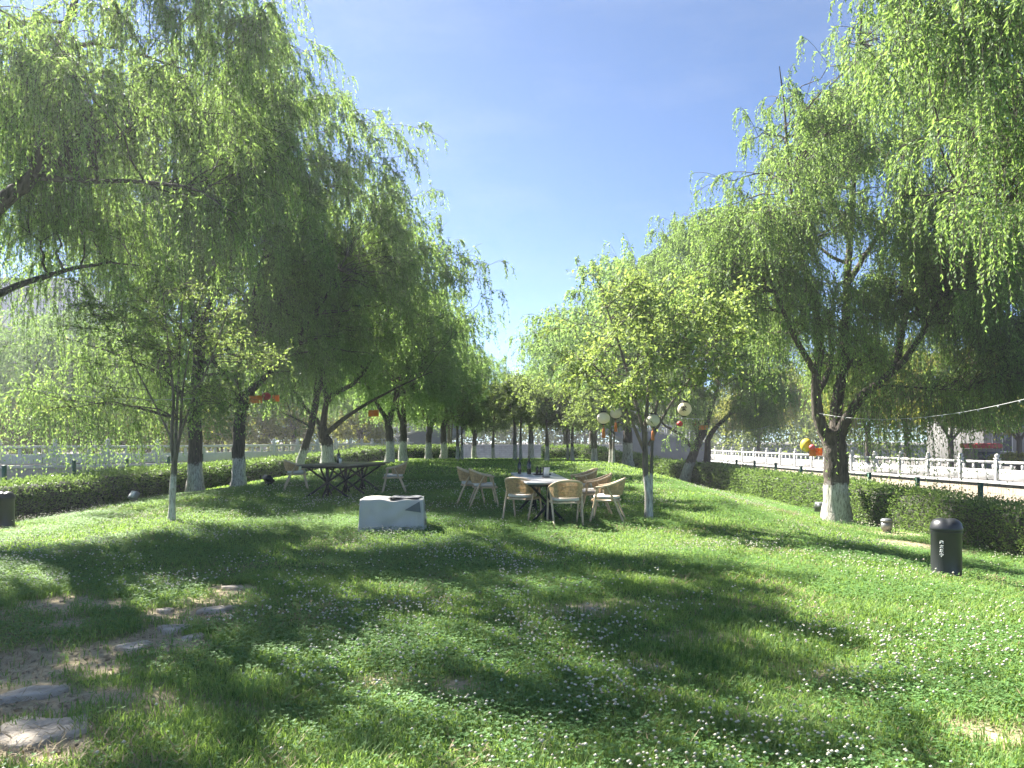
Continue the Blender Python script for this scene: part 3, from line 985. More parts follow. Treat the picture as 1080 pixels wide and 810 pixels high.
def make_hedge(pl, width, height, label, seed, dens=900, gap=.25):
    rng = np.random.default_rng(seed)
    path = resample(pl, .25)
    mid = path[len(path) // 2]
    base = np.array([path[0][0], path[0][1], float(T(path[0][0], path[0][1]))])
    root = thing('hedge', label, 'hedge', base, group='clipped hedges edging the lawn')
    tan = unit(np.gradient(path, axis=0))
    nor = np.stack([-tan[:, 1], tan[:, 0]], 1)
    z = T(path[:, 0], path[:, 1])
    hh = height * (1 + .16 * (vnoise(path[:, 1], path[:, 0], 1.6, seed) - .5))
    ww = width * (1 + .35 * (vnoise(path[:, 1], path[:, 0], 1.1, seed + 1) - .5))
    core = MB()
    sec = np.array([[-.8, 0], [-.86, .5], [-.74, .9], [0, .96], [.74, .9], [.86, .5], [.8, 0]])
    v = []
    for i in range(len(path)):
        for s, t_ in sec:
            p = path[i] + nor[i] * s * ww[i] / 2
            v.append([p[0], p[1], z[i] - .05 + t_ * hh[i]])
    v = np.array(v) - base
    core.grid(v, len(path), 7)
    core.obj('branches', M_CORE, root)
    lf = MB()
    d = np.linalg.norm(path, axis=1)
    w = np.clip(16 / d, .25, 1.4)
    n = int(dens * .25 * w.sum())
    k = rng.choice(len(path), n, p=w / w.sum())
    f = rng.random(n)
    kk = np.minimum(k + 1, len(path) - 1)
    c = path[k] * (1 - f[:, None]) + path[kk] * f[:, None]
    per = rng.random(n) * (2 * .9 + .8)
    s, t_ = np.zeros(n), np.zeros(n)
    l = per < .9
    s[l], t_[l] = -1, per[l] / .9
    m = (per >= .9) & (per < 1.7)
    s[m], t_[m] = (per[m] - .9) / .4 - 1, 1
    r_ = per >= 1.7
    s[r_], t_[r_] = 1, (per[r_] - 1.7) / .9
    rnd = 1 - np.clip(t_ - .8, 0, 1) * .5 * np.abs(s)
    dep = 1 + .16 * (vnoise(c[:, 1] * 1.0 + s * 3, t_ * 2 + c[:, 0], .28, seed) - .55) - .16 * rng.random(n) ** 2
    p = np.zeros((n, 3))
    p[:, :2] = c + nor[k] * (s * rnd * dep * ww[k] / 2)[:, None]
    p[:, 2] = z[k] + t_ * hh[k] * (1 + (dep - 1) * .7) - .03
    p[:, 2] += np.where(m, rng.random(n) ** 3 * .12, 0)
    ndir = np.zeros((n, 3))
    ndir[:, :2] = nor[k] * s[:, None]
    ndir[:, 2] = np.where(m, 1.2, .35)
    ax = unit(ndir + rng.normal(0, .7, (n, 3)))
    side = unit(np.cross(ax, rng.normal(0, 1, (n, 3))))
    sz = np.clip(d[k] / 16, .85, 2.2)
    lf.leaves(p - base, ax, side, .05 * sz * (.6 + .7 * rng.random(n)), .028 * sz)
    lf.obj('foliage', M_HEDGE, root)
    return root


make_hedge([(9.15, 6), (9.15, 14), (9.1, 22), (9.0, 30), (8.2, 37), (6.6, 43), (4.6, 47), (2.2, 49)], 1.0, .86,
           'clipped hedge along the right edge of the lawn behind the big willow', 1, 2600)
make_hedge([(-11.6, 9), (-11.6, 20), (-11.4, 30), (-9.8, 38), (-7.2, 44), (-4.5, 48), (-3.6, 49)], 1.1, .88,
           'dark shaded hedge along the left edge of the lawn behind the willows', 2, 2300)

# ---------------------------------------------------------------- fences
M_GREEN = plain('green_paint', (.01, .075, .04), .45, noise=.25)
M_WIRE = plain('green_wire', (.03, .13, .08), .5)


def make_fence(pl, step, height, label):
    pts = resample(pl, step)
    base = np.array([pts[0][0], pts[0][1], float(T(*pts[0]))])
    root = thing('wire_fence', label, 'fence', base)
    for x, y in pts:
        z = float(T(x, y))
        mb = MB()
        mb.bevbox((0, 0, height / 2 - .1), (.085, .085, height + .2), .008)
        mb.bevbox((0, 0, height + .012), (.1, .1, .024), .006)
        o = mb.obj('post', M_GREEN, root, (x - base[0], y - base[1], z - base[2]))
    w = MB()
    for i in range(len(pts) - 1):
        a, b = pts[i], pts[i + 1]
        za, zb = float(T(*a)), float(T(*b))
        A, B = np.array([*a, za]) - base, np.array([*b, zb]) - base
        for h in np.arange(.08, height, .2):
            w.tube([A + [0, 0, h], B + [0, 0, h]], .0025, 3, cap=False)
        for t_ in np.arange(.03, 1, .035):
            q = A + (B - A) * t_
            w.tube([q + [0, 0, .05], q + [0, 0, height - .04]], .0018, 3, cap=False)
    w.obj('wire_mesh', M_WIRE, root)


make_fence([(10.2, 8.6), (10.2, 36)], 2.5, 1.05, 'green posted wire fence behind the right hedge')
make_fence([(-12.7, 12.6), (-12.7, 33)], 2.95, 1.2, 'green posted wire fence behind the dark left hedge')

# ---------------------------------------------------------------- river, far walls, balustrades
def water_mat():
    m, nt, out = new_mat('river_water')
    b = N(nt, 'ShaderNodeBsdfPrincipled', Roughness=.08)
    b.inputs['Base Color'].default_value = (.03, .05, .045, 1)
    tc = N(nt, 'ShaderNodeTexCoord')
    no = N(nt, 'ShaderNodeTexNoise', Scale=2.5, Detail=3.0)
    nt.links.new(tc.outputs['Object'], no.inputs['Vector'])
    bp = N(nt, 'ShaderNodeBump', Strength=.15, Distance=.1)
    nt.links.new(no.outputs[0], bp.inputs['Height'])
    nt.links.new(bp.outputs[0], b.inputs['Normal'])
    nt.links.new(b.outputs[0], out.inputs[0])
    return m


w = MB()
w.add([(-180, -30, -2.2), (180, -30, -2.2), (180, 190, -2.2), (-180, 190, -2.2)], [[0, 1, 2, 3]])
tag(w.obj('water', water_mat()), 'river between lawn and stone walls', kind='structure')


def stone_wall_mat(name, c1, c2, mortar, sc=1.0):
    m, nt, out = new_mat(name)
    b = N(nt, 'ShaderNodeBsdfPrincipled', Roughness=.9)
    uv = N(nt, 'ShaderNodeUVMap', uv_map='UVMap')
    br = N(nt, 'ShaderNodeTexBrick', Scale=sc)
    br.inputs['Color1'].default_value = (*c1, 1)
    br.inputs['Color2'].default_value = (*c2, 1)
    br.inputs['Mortar'].default_value = (*mortar, 1)
    br.inputs['Mortar Size'].default_value = .018
    br.inputs['Brick Width'].default_value = .62
    br.inputs['Row Height'].default_value = .3
    nt.links.new(uv.outputs[0], br.inputs['Vector'])
    no = N(nt, 'ShaderNodeTexNoise', Scale=1.7, Detail=6.0)
    nt.links.new(uv.outputs[0], no.inputs['Vector'])
    mx = N(nt, 'ShaderNodeMix', data_type='RGBA', blend_type='MULTIPLY')
    mx.inputs['Factor'].default_value = .7
    nt.links.new(br.outputs['Color'], mx.inputs['A'])
    nt.links.new(ramp(nt, no.outputs[0], [(.3, (.6, .58, .55)), (.65, (1, 1, 1))]), mx.inputs['B'])
    nt.links.new(mx.outputs['Result'], b.inputs['Base Color'])
    bp = N(nt, 'ShaderNodeBump', Strength=.5, Distance=.03)
    nt.links.new(br.outputs['Fac'], bp.inputs['Height'])
    bp.invert = True
    nt.links.new(bp.outputs[0], b.inputs['Normal'])
    nt.links.new(b.outputs[0], out.inputs[0])
    return m


M_WALL_R = stone_wall_mat('beige_stone', (.27, .22, .16), (.34, .28, .21), (.23, .2, .16))
M_WALL_L = stone_wall_mat('grey_stone', (.3, .29, .27), (.38, .36, .33), (.24, .23, .22))
M_COPE = plain('coping_stone', (.4, .39, .375), .8, noise=.12, scale=3)
M_BALU = plain('white_stone', (.48, .47, .455), .75, noise=.1, scale=4, bump=.2)
M_PAVE = plain('paving', (.15, .14, .13), .9, noise=.15, scale=2)


def strip_wall(pl, z0, z1, mat, name, label):
    """vertical faced retaining wall with thickness, side to the left of direction is the back"""
    pl = np.asarray(pl, float)
    base = np.array([pl[0][0], pl[0][1], z0])
    root = thing(name, label, 'wall', base)
    tan = unit(np.gradient(pl, axis=0))
    nor = np.stack([-tan[:, 1], tan[:, 0]], 1)
    s = np.concatenate([[0], np.cumsum(np.linalg.norm(np.diff(pl, axis=0), axis=1))])
    v, uv = [], []
    prof = [(-.25, z0), (-.0, z1 - .12), (.5, z1 - .12), (.5, z0)]
    for i in range(len(pl)):
        for o, z in prof:
            q = pl[i] + nor[i] * o
            v.append([q[0] - base[0], q[1] - base[1], z - base[2]])
            uv.append((s[i], z))
    mb = MB()
    mb.grid(np.array(v), len(pl), 4)
    ob = mb.obj('stonework', mat, root)
    ul = ob.data.uv_layers.new(name='UVMap')
    li = np.zeros(len(ob.data.loops), np.int32)
    ob.data.loops.foreach_get('vertex_index', li)
    ul.data.foreach_set('uv', np.array(uv)[li].astype(np.float32).ravel())
    mb = MB()
    v = []
    for i in range(len(pl)):
        for o, z in [(-.12, z1 - .117), (-.12, z1), (.62, z1), (.62, z1 - .117)]:
            q = pl[i] + nor[i] * o
            v.append([q[0] - base[0], q[1] - base[1], z - base[2]])
    mb.grid(np.array(v), len(pl), 4)
    mb.obj('coping', M_COPE, root)
    return root, pl + nor * .25


def balustrade(pl, z, label, step=2.3):
    pts = resample(pl, step)
    base = np.array([pts[0][0], pts[0][1], z])
    root = thing('balustrade', label, 'balustrade', base, group='white stone balustrades across the river')
    pm = MB()
    pm.bevbox((0, 0, .55), (.2, .2, 1.1), .012)
    pm.bevbox((0, 0, 1.12), (.26, .26, .05), .012)
    pm.lathe([(.0, 1.14), (.09, 1.145), (.075, 1.17), (.115, 1.24), (.1, 1.31), (.04, 1.36), (0, 1.37)], n=10)
    me = pm.mesh('post', M_BALU)
    for x, y in pts:
        o = bpy.data.objects.new('post', me)
        C.objects.link(o)
        o.parent = root
        o.location = (x - base[0], y - base[1], 0)
    for i in range(len(pts) - 1):
        a, b = pts[i], pts[i + 1]
        L = np.linalg.norm(b - a) - .2
        ang = math.atan2(b[1] - a[1], b[0] - a[0])
        c = (a + b) / 2
        mb = MB()
        mb.bevbox((0, 0, .33), (L, .1, .5), .01)
        mb.bevbox((0, 0, .94), (L, .15, .13), .02)
        for k in range(4):
            xx = -L / 2 + .12 + k * (L - .24) / 3
            mb.bevbox((xx, 0, .71), (.16, .085, .27), .03)
        o = mb.obj('panel', M_BALU, root, (c[0] - base[0], c[1] - base[1], 0))
        o.rotation_euler = (0, 0, ang)
    return root


ZR, ZL = -.55, .2
# direction chosen so that the back (left of direction) is away from the river
RPL = [(19.0, 76), (19.6, 66), (21.0, 54), (23, 42), (25, 32), (27, 22), (28, 12)]
LPL = [(-34, 20), (-30, 31), (-25.5, 37), (-19, 40.5), (-14.5, 46), (-12, 54), (-10.5, 64), (-9.5, 76)]
_, rp = strip_wall(resample(RPL[::-1], 1.0)[::-1], -3.2, ZR, M_WALL_R, 'retaining_wall', 'beige stone river wall seen over the right hedge')
_, lp = strip_wall(resample(LPL, 1.0), -3.2, ZL, M_WALL_L, 'retaining_wall', 'grey stone river wall seen over the dark left hedge')
balustrade(rp[::-1], ZR, 'white stone balustrade on the beige wall, right of the big willow')
balustrade(lp, ZL, 'pale stone balustrade on the grey wall behind the left hedge', 2.4)


def plaza(pl, side, z, name, label):
    pl = np.asarray(pl, float)
    v = []
    for x, y in pl:
        v += [[x, y, z], [side * 178, y + 0, z]]
    v = np.array(v)
    mb = MB()
    mb.grid(v, len(pl), 2)
    return tag(mb.obj(name, M_PAVE), label, kind='structure')


plaza(np.array(RPL) + [.5, 0], 1, ZR - .03, 'pavement', 'pavement on the right bank')
plaza(np.array(LPL) + [-.5, 0], -1, ZL - .03, 'pavement', 'pavement on the left bank')

# far bank with wall across the end of the view
fw, fp = strip_wall(resample([(178, 112), (-178, 112)][::-1], 4.0)[::1], -3.2, .6, M_WALL_L, 'retaining_wall', 'long pale wall of the far bank, seen under the bridge')
mb = MB()
mb.add([(-180, 112.4, .55), (180, 112.4, .55), (180, 192, .55), (-180, 192, .55)], [[0, 1, 2, 3]])
tag(mb.obj('far_ground', M_PAVE), 'ground of the far bank', kind='structure')

# ---------------------------------------------------------------- arch bridge
M_CONC = plain('bridge_concrete', (.15, .155, .165), .85, noise=.12, scale=1.5)
M_CONC2 = plain('bridge_rail_stone', (.33, .33, .33), .8, noise=.1, scale=2)
DB = 74.0
br = thing('arch_bridge', 'grey arched bridge behind the trees at the far end of the lawn', 'bridge', (2.4, DB, 0))
xa = np.linspace(-11.0, 11.0, 33)


def deckz(x):
    return 1.1 + 3.0 * np.cos(np.clip(x / 17.0, -1, 1) * PI / 2) ** 1.3


xx = np.linspace(-17, 17, 45)
top = deckz(xx)
und = np.where(np.abs(xx) < 10.2, -.6 + 4.0 * np.sqrt(np.clip(1 - (xx / 10.2) ** 2, 0, 1)) ** 1.0 * .98, -3.2)
und = np.minimum(und, top - .45)
mb = MB()
for yy in (0, 5.0):
    pass
v = []
for i in range(len(xx)):
    v += [[xx[i], 0, und[i]], [xx[i], 0, top[i]], [xx[i], 5, top[i]], [xx[i], 5, und[i]], [xx[i], 0, und[i]]]
mb.grid(np.array(v), len(xx), 5)
mb.obj('arch', M_CONC, br)
mb = MB()
for yy in (.1, 4.9):
    mb.tube(np.stack([xx, 0 * xx + yy, top + 1.0], 1), .09, 6)
    mb.tube(np.stack([xx, 0 * xx + yy, top + .12], 1), .09, 6)
    for i in range(0, len(xx)):
        mb.bevbox((xx[i], yy, top[i] + .5), (.12, .12, 1.1), .01)
mb.obj('railing', M_CONC2, br)

# ---------------------------------------------------------------- background trees and buildings
BG = 'trees beyond the right balustrade'
b = np.array([(1003 - PXC) / F * 43, 43, ZR])
yt = thing('street_tree', 'forked yellow green tree beyond the white balustrade, left of the leafy one at the edge', 'tree', b, group=BG)
make_broad(yt, [
    ([(0, 0, -.1), (0, 0, 1.0), (.0, 0, 2.2)], .16, .13),
    ([(0, 0, 2.0), (-.8, 0, 3.3), (-1.6, 0, 5.2)], .09, .03),
    ([(0, 0, 2.1), (.2, .1, 3.8), (.1, 0, 6.2)], .10, .03),
    ([(0, 0, 2.0), (1.0, 0, 3.2), (1.9, 0, 4.9)], .09, .03),
], (0, 0, 4.9, 3.4, 3.0, 3.1), nbr=170, ntw=2300, nl=16, leaf=.17, lw=.11, seed=41, leaf_m=M_YELLOW, trunk_mat=M_BARK, tl=.75)
copy_tree(yt, 'bushy yellow green tree beyond the white balustrade at the right edge of the view', ((1075 - PXC) / F * 41, 41, ZR), 2.0, scale=.98)
copy_tree(yt, 'yellow green tree beyond the balustrade, glimpsed left of the big willow trunk', ((800 - PXC) / F * 66, 66, ZR), 3.1, scale=1.1)
copy_tree(yt, 'yellow green tree beyond the balustrade, mostly hidden behind the big willow', ((915 - PXC) / F * 50, 50, ZR), 4.1, scale=1.05)

b = np.array([(150 - PXC) / F * 44, 44, ZL])
yb = thing('yellow_shrub', 'round bright yellow shrub beyond the left balustrade, behind the thin sapling', 'shrub', b, group='sunlit yellow shrubs beyond the left balustrade')
make_broad(yb, [([(-.1, 0, -.1), (-.2, 0, .5), (-.5, 0, 1.2)], .06, .03), ([(.1, 0, -.1), (.2, .1, .5), (.6, .2, 1.3)], .06, .03)],
           (0, 0, 1.55, 2.5, 1.5, 1.2), nbr=60, ntw=520, nl=14, leaf=.14, lw=.09, seed=43, leaf_m=M_YELLOW, trunk_mat=M_BARK, tl=.5)
for i, (px, d, s, lab) in enumerate([(95, 43.5, 1.3, 'yellow shrub left of the round bright one beyond the left balustrade'), (15, 40, 1.35, 'yellow shrub beyond the left balustrade at the left edge of the view'),
                                     (228, 49, 1.4, 'yellow shrub seen between the two thick willow trunks'), (292, 54, 1.5, 'yellow shrub seen over the hedge right of the forked willow'), (378, 62, 1.5, 'yellow shrub seen over the far end of the dark table')]):
    copy_tree(yb, lab, ((px - PXC) / F * d, d + .8, ZL), i * 1.1, scale=s)

tp = thing('topiary_shrub', 'flat topped yellow shrub behind the white balustrade at the right edge', 'shrub', ((1068 - PXC) / F * 40, 40, ZR))
make_broad(tp, [([(0, 0, -.05), (0, 0, .6), (.1, 0, 1.1)], .05, .03), ([(.05, 0, .3), (.3, 0, .8), (.5, 0, 1.2)], .03, .02)], (0, 0, 1.15, 1.0, .8, .22), nbr=40, ntw=300, nl=12, leaf=.10, lw=.07, seed=44, leaf_m=M_YELLOW, trunk_mat=M_BARK, tl=.25)


def far_wood(name, label, spots, seed, mat, leaf=.5):
    rng = np.random.default_rng(seed)
    lf, tr = MB(), MB()
    for x, y, z, h, r in spots:
        k = 46
        cs = np.array([x, y, z + h * .58]) + unit(rng.normal(0, 1, (k, 3))) * np.array([r, r, h * .42]) * (rng.random((k, 1)) ** .5)
        n = 70
        p = cs[:, None] + rng.normal(0, .24 * r, (k, n, 3)) * np.array([1, 1, .8])
        p = p.reshape(-1, 3)
        ax = unit(rng.normal(0, 1, p.shape) + np.array([0, 0, -.4]))
        sd = unit(np.cross(ax, rng.normal(0, 1, p.shape)))
        lf.leaves(p, ax, sd, leaf * (.5 + rng.random(len(p))), leaf * .55)
        k2 = 16
        cs = np.array([x, y - r * .3, z + .2]) + rng.normal(0, 1, (k2, 3)) * np.array([r * .75, r * .4, 0]) + rng.random((k2, 3)) * np.array([0, 0, h * .3])
        p = (cs[:, None] + rng.normal(0, .17 * r, (k2, 45, 3)) * np.array([1, 1, .9])).reshape(-1, 3)
        p[:, 2] = np.maximum(p[:, 2], z + .05)
        ax = unit(rng.normal(0, 1, p.shape) + np.array([0, 0, .2]))
        sd = unit(np.cross(ax, rng.normal(0, 1, p.shape)))
        lf.leaves(p, ax, sd, leaf * (.4 + .8 * rng.random(len(p))), leaf * .5)
        lf.tube([(x, y, z - .2), (x + .1, y, z + h * .3), (x, y, z + h * .7)], [.22, .17, .06], 6, mat=1)
    return tag(lf.obj(name, [mat, M_BARK]), label, kind='stuff')


rg = np.random.default_rng(3)
far_wood('far_wood', 'far wood beyond the left bank',
         [(x, y, ZL, h, r) for x, y, h, r in [(-62, 62, 9, 4.5), (-54, 60, 7, 4), (-47, 62, 9, 4), (-40, 64, 8, 4), (-33, 66, 10, 4.2), (-27, 70, 9, 4), (-21, 76, 9, 4), (-16, 84, 10, 4), (-70, 60, 12, 5),
                                              (-58, 75, 14, 6), (-44, 80, 14, 6), (-32, 85, 13, 5), (-22, 92, 12, 5), (-78, 66, 13, 6), (-50, 52, 5, 3.2), (-38, 55, 5, 3.2), (-28, 60, 5, 3.2)]], 51, M_WOOD_FAR, .42)
far_wood('far_wood', 'far wood beyond the right bank',
         [(x, y, ZR, h, r) for x, y, h, r in [(28, 84, 10, 4), (34, 80, 11, 4.5), (41, 77, 12, 5), (48, 73, 11, 5), (55, 70, 12, 5), (63, 66, 12, 5), (24, 92, 9, 4), (72, 64, 13, 5), (38, 95, 14, 6), (52, 90, 14, 6), (66, 84, 14, 6)]], 52, M_WOOD_FAR, .45)
far_wood('far_wood', 'far wood across the river behind the bridge',
         [(x, 120 + 6 * rg.random(), .5, h, 4.5) for x, h in zip(np.arange(-48, 56, 6.0), [10, 9, 10, 9, 8, 8, 7.5, 7, 7, 7, 6.5, 7, 7.5, 8, 9, 9, 10, 10])], 53, M_WOOD_FAR, .55)

# buildings
M_GLASS = plain('window_glass', (.05, .06, .08), .12, noise=.2)
M_FAC_G = plain('grey_facade', (.33, .32, .36), .9, noise=.08, scale=.6)
M_FAC_W = plain('white_facade', (.17, .167, .16), .85, noise=.06, scale=.6)
M_ROOF = plain('grey_roof', (.2, .19, .19), .9)


def building(cx, cy, z, w, d, h, rows, cols, mat, label, roofover=.3):
    t = thing('building', label, 'building', (cx, cy, z))
    mb = MB()
    mb.bevbox((0, 0, h / 2), (w, d, h), .03)
    mb.obj('wall', mat, t)
    mb = MB()
    mb.bevbox((0, 0, h + .16), (w + roofover, d + roofover, .32), .03)
    mb.obj('roof', M_ROOF, t)
    dx, dz = w / cols, h / rows
    fm, gmh = MB(), MB()
    ww, wh = dx * .55, dz * .5
    for a, c, s in (((0, 0, 0), 0, 0), ):
        fm.bevbox((0, 0, -wh / 2 - .05), (ww + .2, .12, .08), .01)
        fm.bevbox((0, 0, wh / 2 + .04), (ww + .16, .08, .08), .01)
        for sx in (-1, 0, 1):
            fm.bevbox((sx * ww / 2, 0, 0), (.07, .07, wh), .01)
        gmh.box((0, .02, 0), (ww, .04, wh))
    fme, gme = fm.mesh('window', M_BALU), gmh.mesh('pane', M_GLASS)
    for r in range(rows):
        for k in range(cols):
            o = bpy.data.objects.new('window', fme)
            C.objects.link(o)
            o.parent = t
            o.location = (-w / 2 + (k + .5) * dx, -d / 2 - .03, (r + .52) * dz)
            q = bpy.data.objects.new('pane', gme)
            C.objects.link(q)
            q.parent = o
    return t


building(-66, 98, ZL, 22, 12, 21, 6, 6, M_FAC_G, 'grey apartment block glimpsed through the willow shoots at the left')
building(47, 62, ZR, 20, 8, 4.2, 1, 7, M_FAC_W, 'low white building behind the trees beyond the right balustrade')

# red kiosk behind the right balustrade
M_RED = plain('red_paint', (.42, .03, .03), .5, noise=.15)
kx = (1046 - PXC) / F * 44
t = thing('kiosk', 'small red roofed kiosk behind the white balustrade', 'kiosk', (kx, 45, ZR))
MB().bevbox((0, 0, .75), (1.6, 1.2, 1.5), .02).obj('cabin', M_FAC_W, t)
MB().bevbox((0, 0, 1.68), (1.7, 1.5, .3), .04).obj('roof', M_RED, t)
mb = MB()
mb.box((0, -.61, 1.05), (1.1, .04, .55))
mb.obj('window', M_GLASS, t)

# ---------------------------------------------------------------- furniture
M_WOODC = plain('chair_wood', (.56, .43, .28), .5, noise=.18, scale=14)
M_ROPE = plain('woven_rope', (.47, .32, .165), .8, noise=.3, scale=30)
M_CUSH = plain('seat_cushion', (.62, .58, .53), .9, noise=.08, bump=.15)
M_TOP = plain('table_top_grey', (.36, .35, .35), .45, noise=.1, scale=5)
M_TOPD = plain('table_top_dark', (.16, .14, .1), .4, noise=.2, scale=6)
M_BLACK = plain('black_metal', (.012, .013, .015), .45, noise=.2)


def chair_parts(root):
    rail = smooth_path([(.275, .19, .64), (.292, .02, .665), (.285, -.14, .71), (.2, -.285, .775), (0, -.335, .8), (-.2, -.285, .775), (-.285, -.14, .71), (-.292, .02, .665), (-.275, .19, .64)], 41)
    low = smooth_path([(.265, .02, .52), (.255, -.12, .515), (.18, -.235, .51), (0, -.275, .51), (-.18, -.235, .51), (-.255, -.12, .515), (-.265, .02, .52)], 41)
    mb = MB()
    mb.tube(rail, .017, 8, flat=1.1)
    mb.obj('top_rail', M_WOODC, root, smooth=True)
    mb = MB()
    mb.tube(low, .011, 6)
    up = smooth_path([(.292, .03, .665), (.285, -.14, .71), (.2, -.285, .775), (0, -.335, .8), (-.2, -.285, .775), (-.285, -.14, .71), (-.292, .03, .665)], 62)
    lo = smooth_path([(.265, .02, .52), (.255, -.12, .515), (.18, -.235, .51), (0, -.275, .51), (-.18, -.235, .51), (-.255, -.12, .515), (-.265, .02, .52)], 62)
    for a, b in zip(up, lo):
        m_ = (a + b) / 2 * np.array([1.03, 1.03, 1])
        mb.tube([a, m_, b], .0088, 4, cap=False)
    for f in (.33, .66):
        mb.tube(up * (1 - f) + lo * f, .006, 4, cap=False)
    mb.obj('woven_back', M_ROPE, root, smooth=True)
    mb = MB()
    ring = [(.25, .25), (.26, -.1), (.17, -.24), (-.17, -.24), (-.26, -.1), (-.25, .25), (.25, .25)]
    for a, b in zip(ring[:-1], ring[1:]):
        mb.tube([(*a, .405), (*b, .405)], .02, 6)
    for x in (-.12, 0, .12):
        mb.tube([(x, -.23, .4), (x, .24, .4)], .012, 5)
    mb.obj('seat_frame', M_WOODC, root)
    # cushion: soft super-ellipse
    mb = MB()
    nu, nv = 28, 12
    v = []
    for i in range(nv):
        ph = -PI / 2 + PI * i / (nv - 1)
        cr = abs(math.cos(ph)) ** .35
        for j in range(nu):
            th = 2 * PI * j / nu
            x = math.copysign(abs(math.cos(th)) ** .55, math.cos(th)) * .245 * cr
            y = math.copysign(abs(math.sin(th)) ** .55, math.sin(th)) * .24 * cr
            v.append([x, y, .463 + .042 * math.copysign(abs(math.sin(ph)) ** .7, math.sin(ph)) * (1 + .15 * math.cos(th) * cr)])
    v = np.array(v)
    i = np.arange(nv - 1)[:, None] * nu
    j = np.arange(nu)[None]
    mb.add(v, np.stack([i + j, i + (j + 1) % nu, i + nu + (j + 1) % nu, i + nu + j], -1).reshape(-1, 4))
    mb.obj('cushion', M_CUSH, root, smooth=True)
    for sx in (-1, 1):
        MB().tube([(sx * .275, .29, -.04), (sx * .28, .2, .36), (sx * .283, .14, .645)], [.017, .02, .019], 8).obj('leg', M_WOODC, root, smooth=True)
        MB().tube([(sx * .255, -.35, -.04), (sx * .268, -.18, .36), (sx * .288, -.03, .66)], [.017, .02, .019], 8).obj('leg', M_WOODC, root, smooth=True)


def face(dx, dy):
    """rotation so that local +Y points to (dx,dy)"""
    return math.atan2(-dx, dy)


def chair_at(px, py_base, dx, dy, lab, proto=[None], d=None):
    q = hit(px, py_base) if d is None else gpos(px, d)
    g = 'wicker backed wooden armchairs'
    if proto[0] is None:
        t = thing('armchair', lab, 'chair', q, face(dx, dy), g)
        chair_parts(t)
        proto[0] = t
        return t
    return copy_tree(proto[0], lab, q, face(dx, dy), g)


chair_at(596, 553, -.12, 1, 'armchair with its wicker back to us at the near end of the grey table')
chair_at(551, 548, .42, .9, 'armchair with its back turned to us, left of the one at the table end')
chair_at(640, 550, -1, .22, 'nearest of three armchairs on the right side of the grey table')
chair_at(627, 542.5, -1, .05, 'middle of three armchairs on the right side of the grey table')
chair_at(613, 534, -1, -.1, 'farthest of three armchairs on the right side of the grey table, mostly hidden')
chair_at(511, 533, 1, .12, 'armchair left of the grey table, nearer of two side by side')
chair_at(498, 530, 1, .05, 'armchair left of the grey table, outer of two side by side')
chair_at(313, 516, 1, .35, 'armchair at the left end of the dark table in the shade')
chair_at(415, 520, -1, -.12, 'lone armchair at the right end of the dark table')


def table(root, w, l, h, topm, ntr):
    """w along x, l along y"""
    mb = MB()
    mb.bevbox((0, 0, h - .018), (w, l, .036), .006)
    mb.obj('tabletop', topm, root)
    mb = MB()
    for sx in (-1, 1):
        mb.bevbox((sx * (w / 2 - .1), 0, h - .06), (.04, l - .2, .046), .004)
    for sy in (-1, 1):
        mb.bevbox((0, sy * (l / 2 - .12), h - .062), (w - .25, .04, .046), .004)
    mb.obj('frame', M_BLACK, root)
    for k in range(ntr):
        y = -l / 2 + .28 + k * (l - .56) / max(1, ntr - 1)
        mb = MB()
        for s in (-1, 1):
            mb.tube([(s * (w / 2 - .1), y + .02 * s, -.05), (-s * (w / 2 - .14), y + .02 * s, h - .085)], .026, 6)
            mb.tube([(0 + .02 * s, y - .3, -.05 if s > 0 else h - .085), (0 + .02 * s, y + .3, h - .085 if s > 0 else -.05)], .024, 6)
        mb.bevbox((0, y, h / 2 - .06), (.06, .06, h - .05), .005)
        mb.obj('trestle', M_BLACK, root)


n0, n1 = np.array([.70, 13.3]), np.array([.41, 15.6])
c = (n0 + n1) / 2
dr = unit(n1 - n0)
L1 = np.linalg.norm(n1 - n0)
z0, z1 = float(T(*n0)), float(T(*n1))
t1 = thing('dining_table', 'long grey topped table ringed by wicker armchairs', 'table', (c[0], c[1], (z0 + z1) / 2), face(dr[0], dr[1]))
t1.rotation_euler = (math.atan2(z1 - z0, L1) * .9, 0, face(dr[0], dr[1]))
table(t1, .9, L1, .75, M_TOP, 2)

t2c = np.array([-4.25, 18.9])
t2 = thing('dining_table', 'wide dark table on crossed black legs in the shade of the left willows', 'table', (t2c[0], t2c[1], float(T(*t2c))), face(.24, .97))
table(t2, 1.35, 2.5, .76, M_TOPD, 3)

bpy.context.view_layer.update()
M_BOTTLE = plain('dark_glass', (.01, .012, .012), .12, noise=.1)
M_CARD = plain('white_card', (.7, .68, .64), .6)


def on_table(t, x, y, h):
    from mathutils import Vector
    return t.matrix_world @ Vector((x, y, h + .001))


def bottle(loc, lab, s=1.0):
    mb = MB()
    mb.lathe([(0, 0), (.036, 0), (.038, .01), (.038, .19), (.03, .225), (.014, .25), (.013, .3), (.016, .302), (.016, .318), (0, .32)], n=16)
    o = mb.obj('bottle', M_BOTTLE, loc=loc, smooth=True)
    o.scale = (s, s, s)
    return tag(o, lab, 'bottle', 'dark bottles on the tables')


bottle(on_table(t1, -.3, .85, .75), 'dark bottle on the grey table, left of the two, at its far end')
bottle(on_table(t1, -.12, .72, .75), 'taller dark bottle on the grey table, right of the other one', 1.15)
bottle(on_table(t2, -.25, .1, .76), 'dark bottle standing alone on the dark table', 1.1)
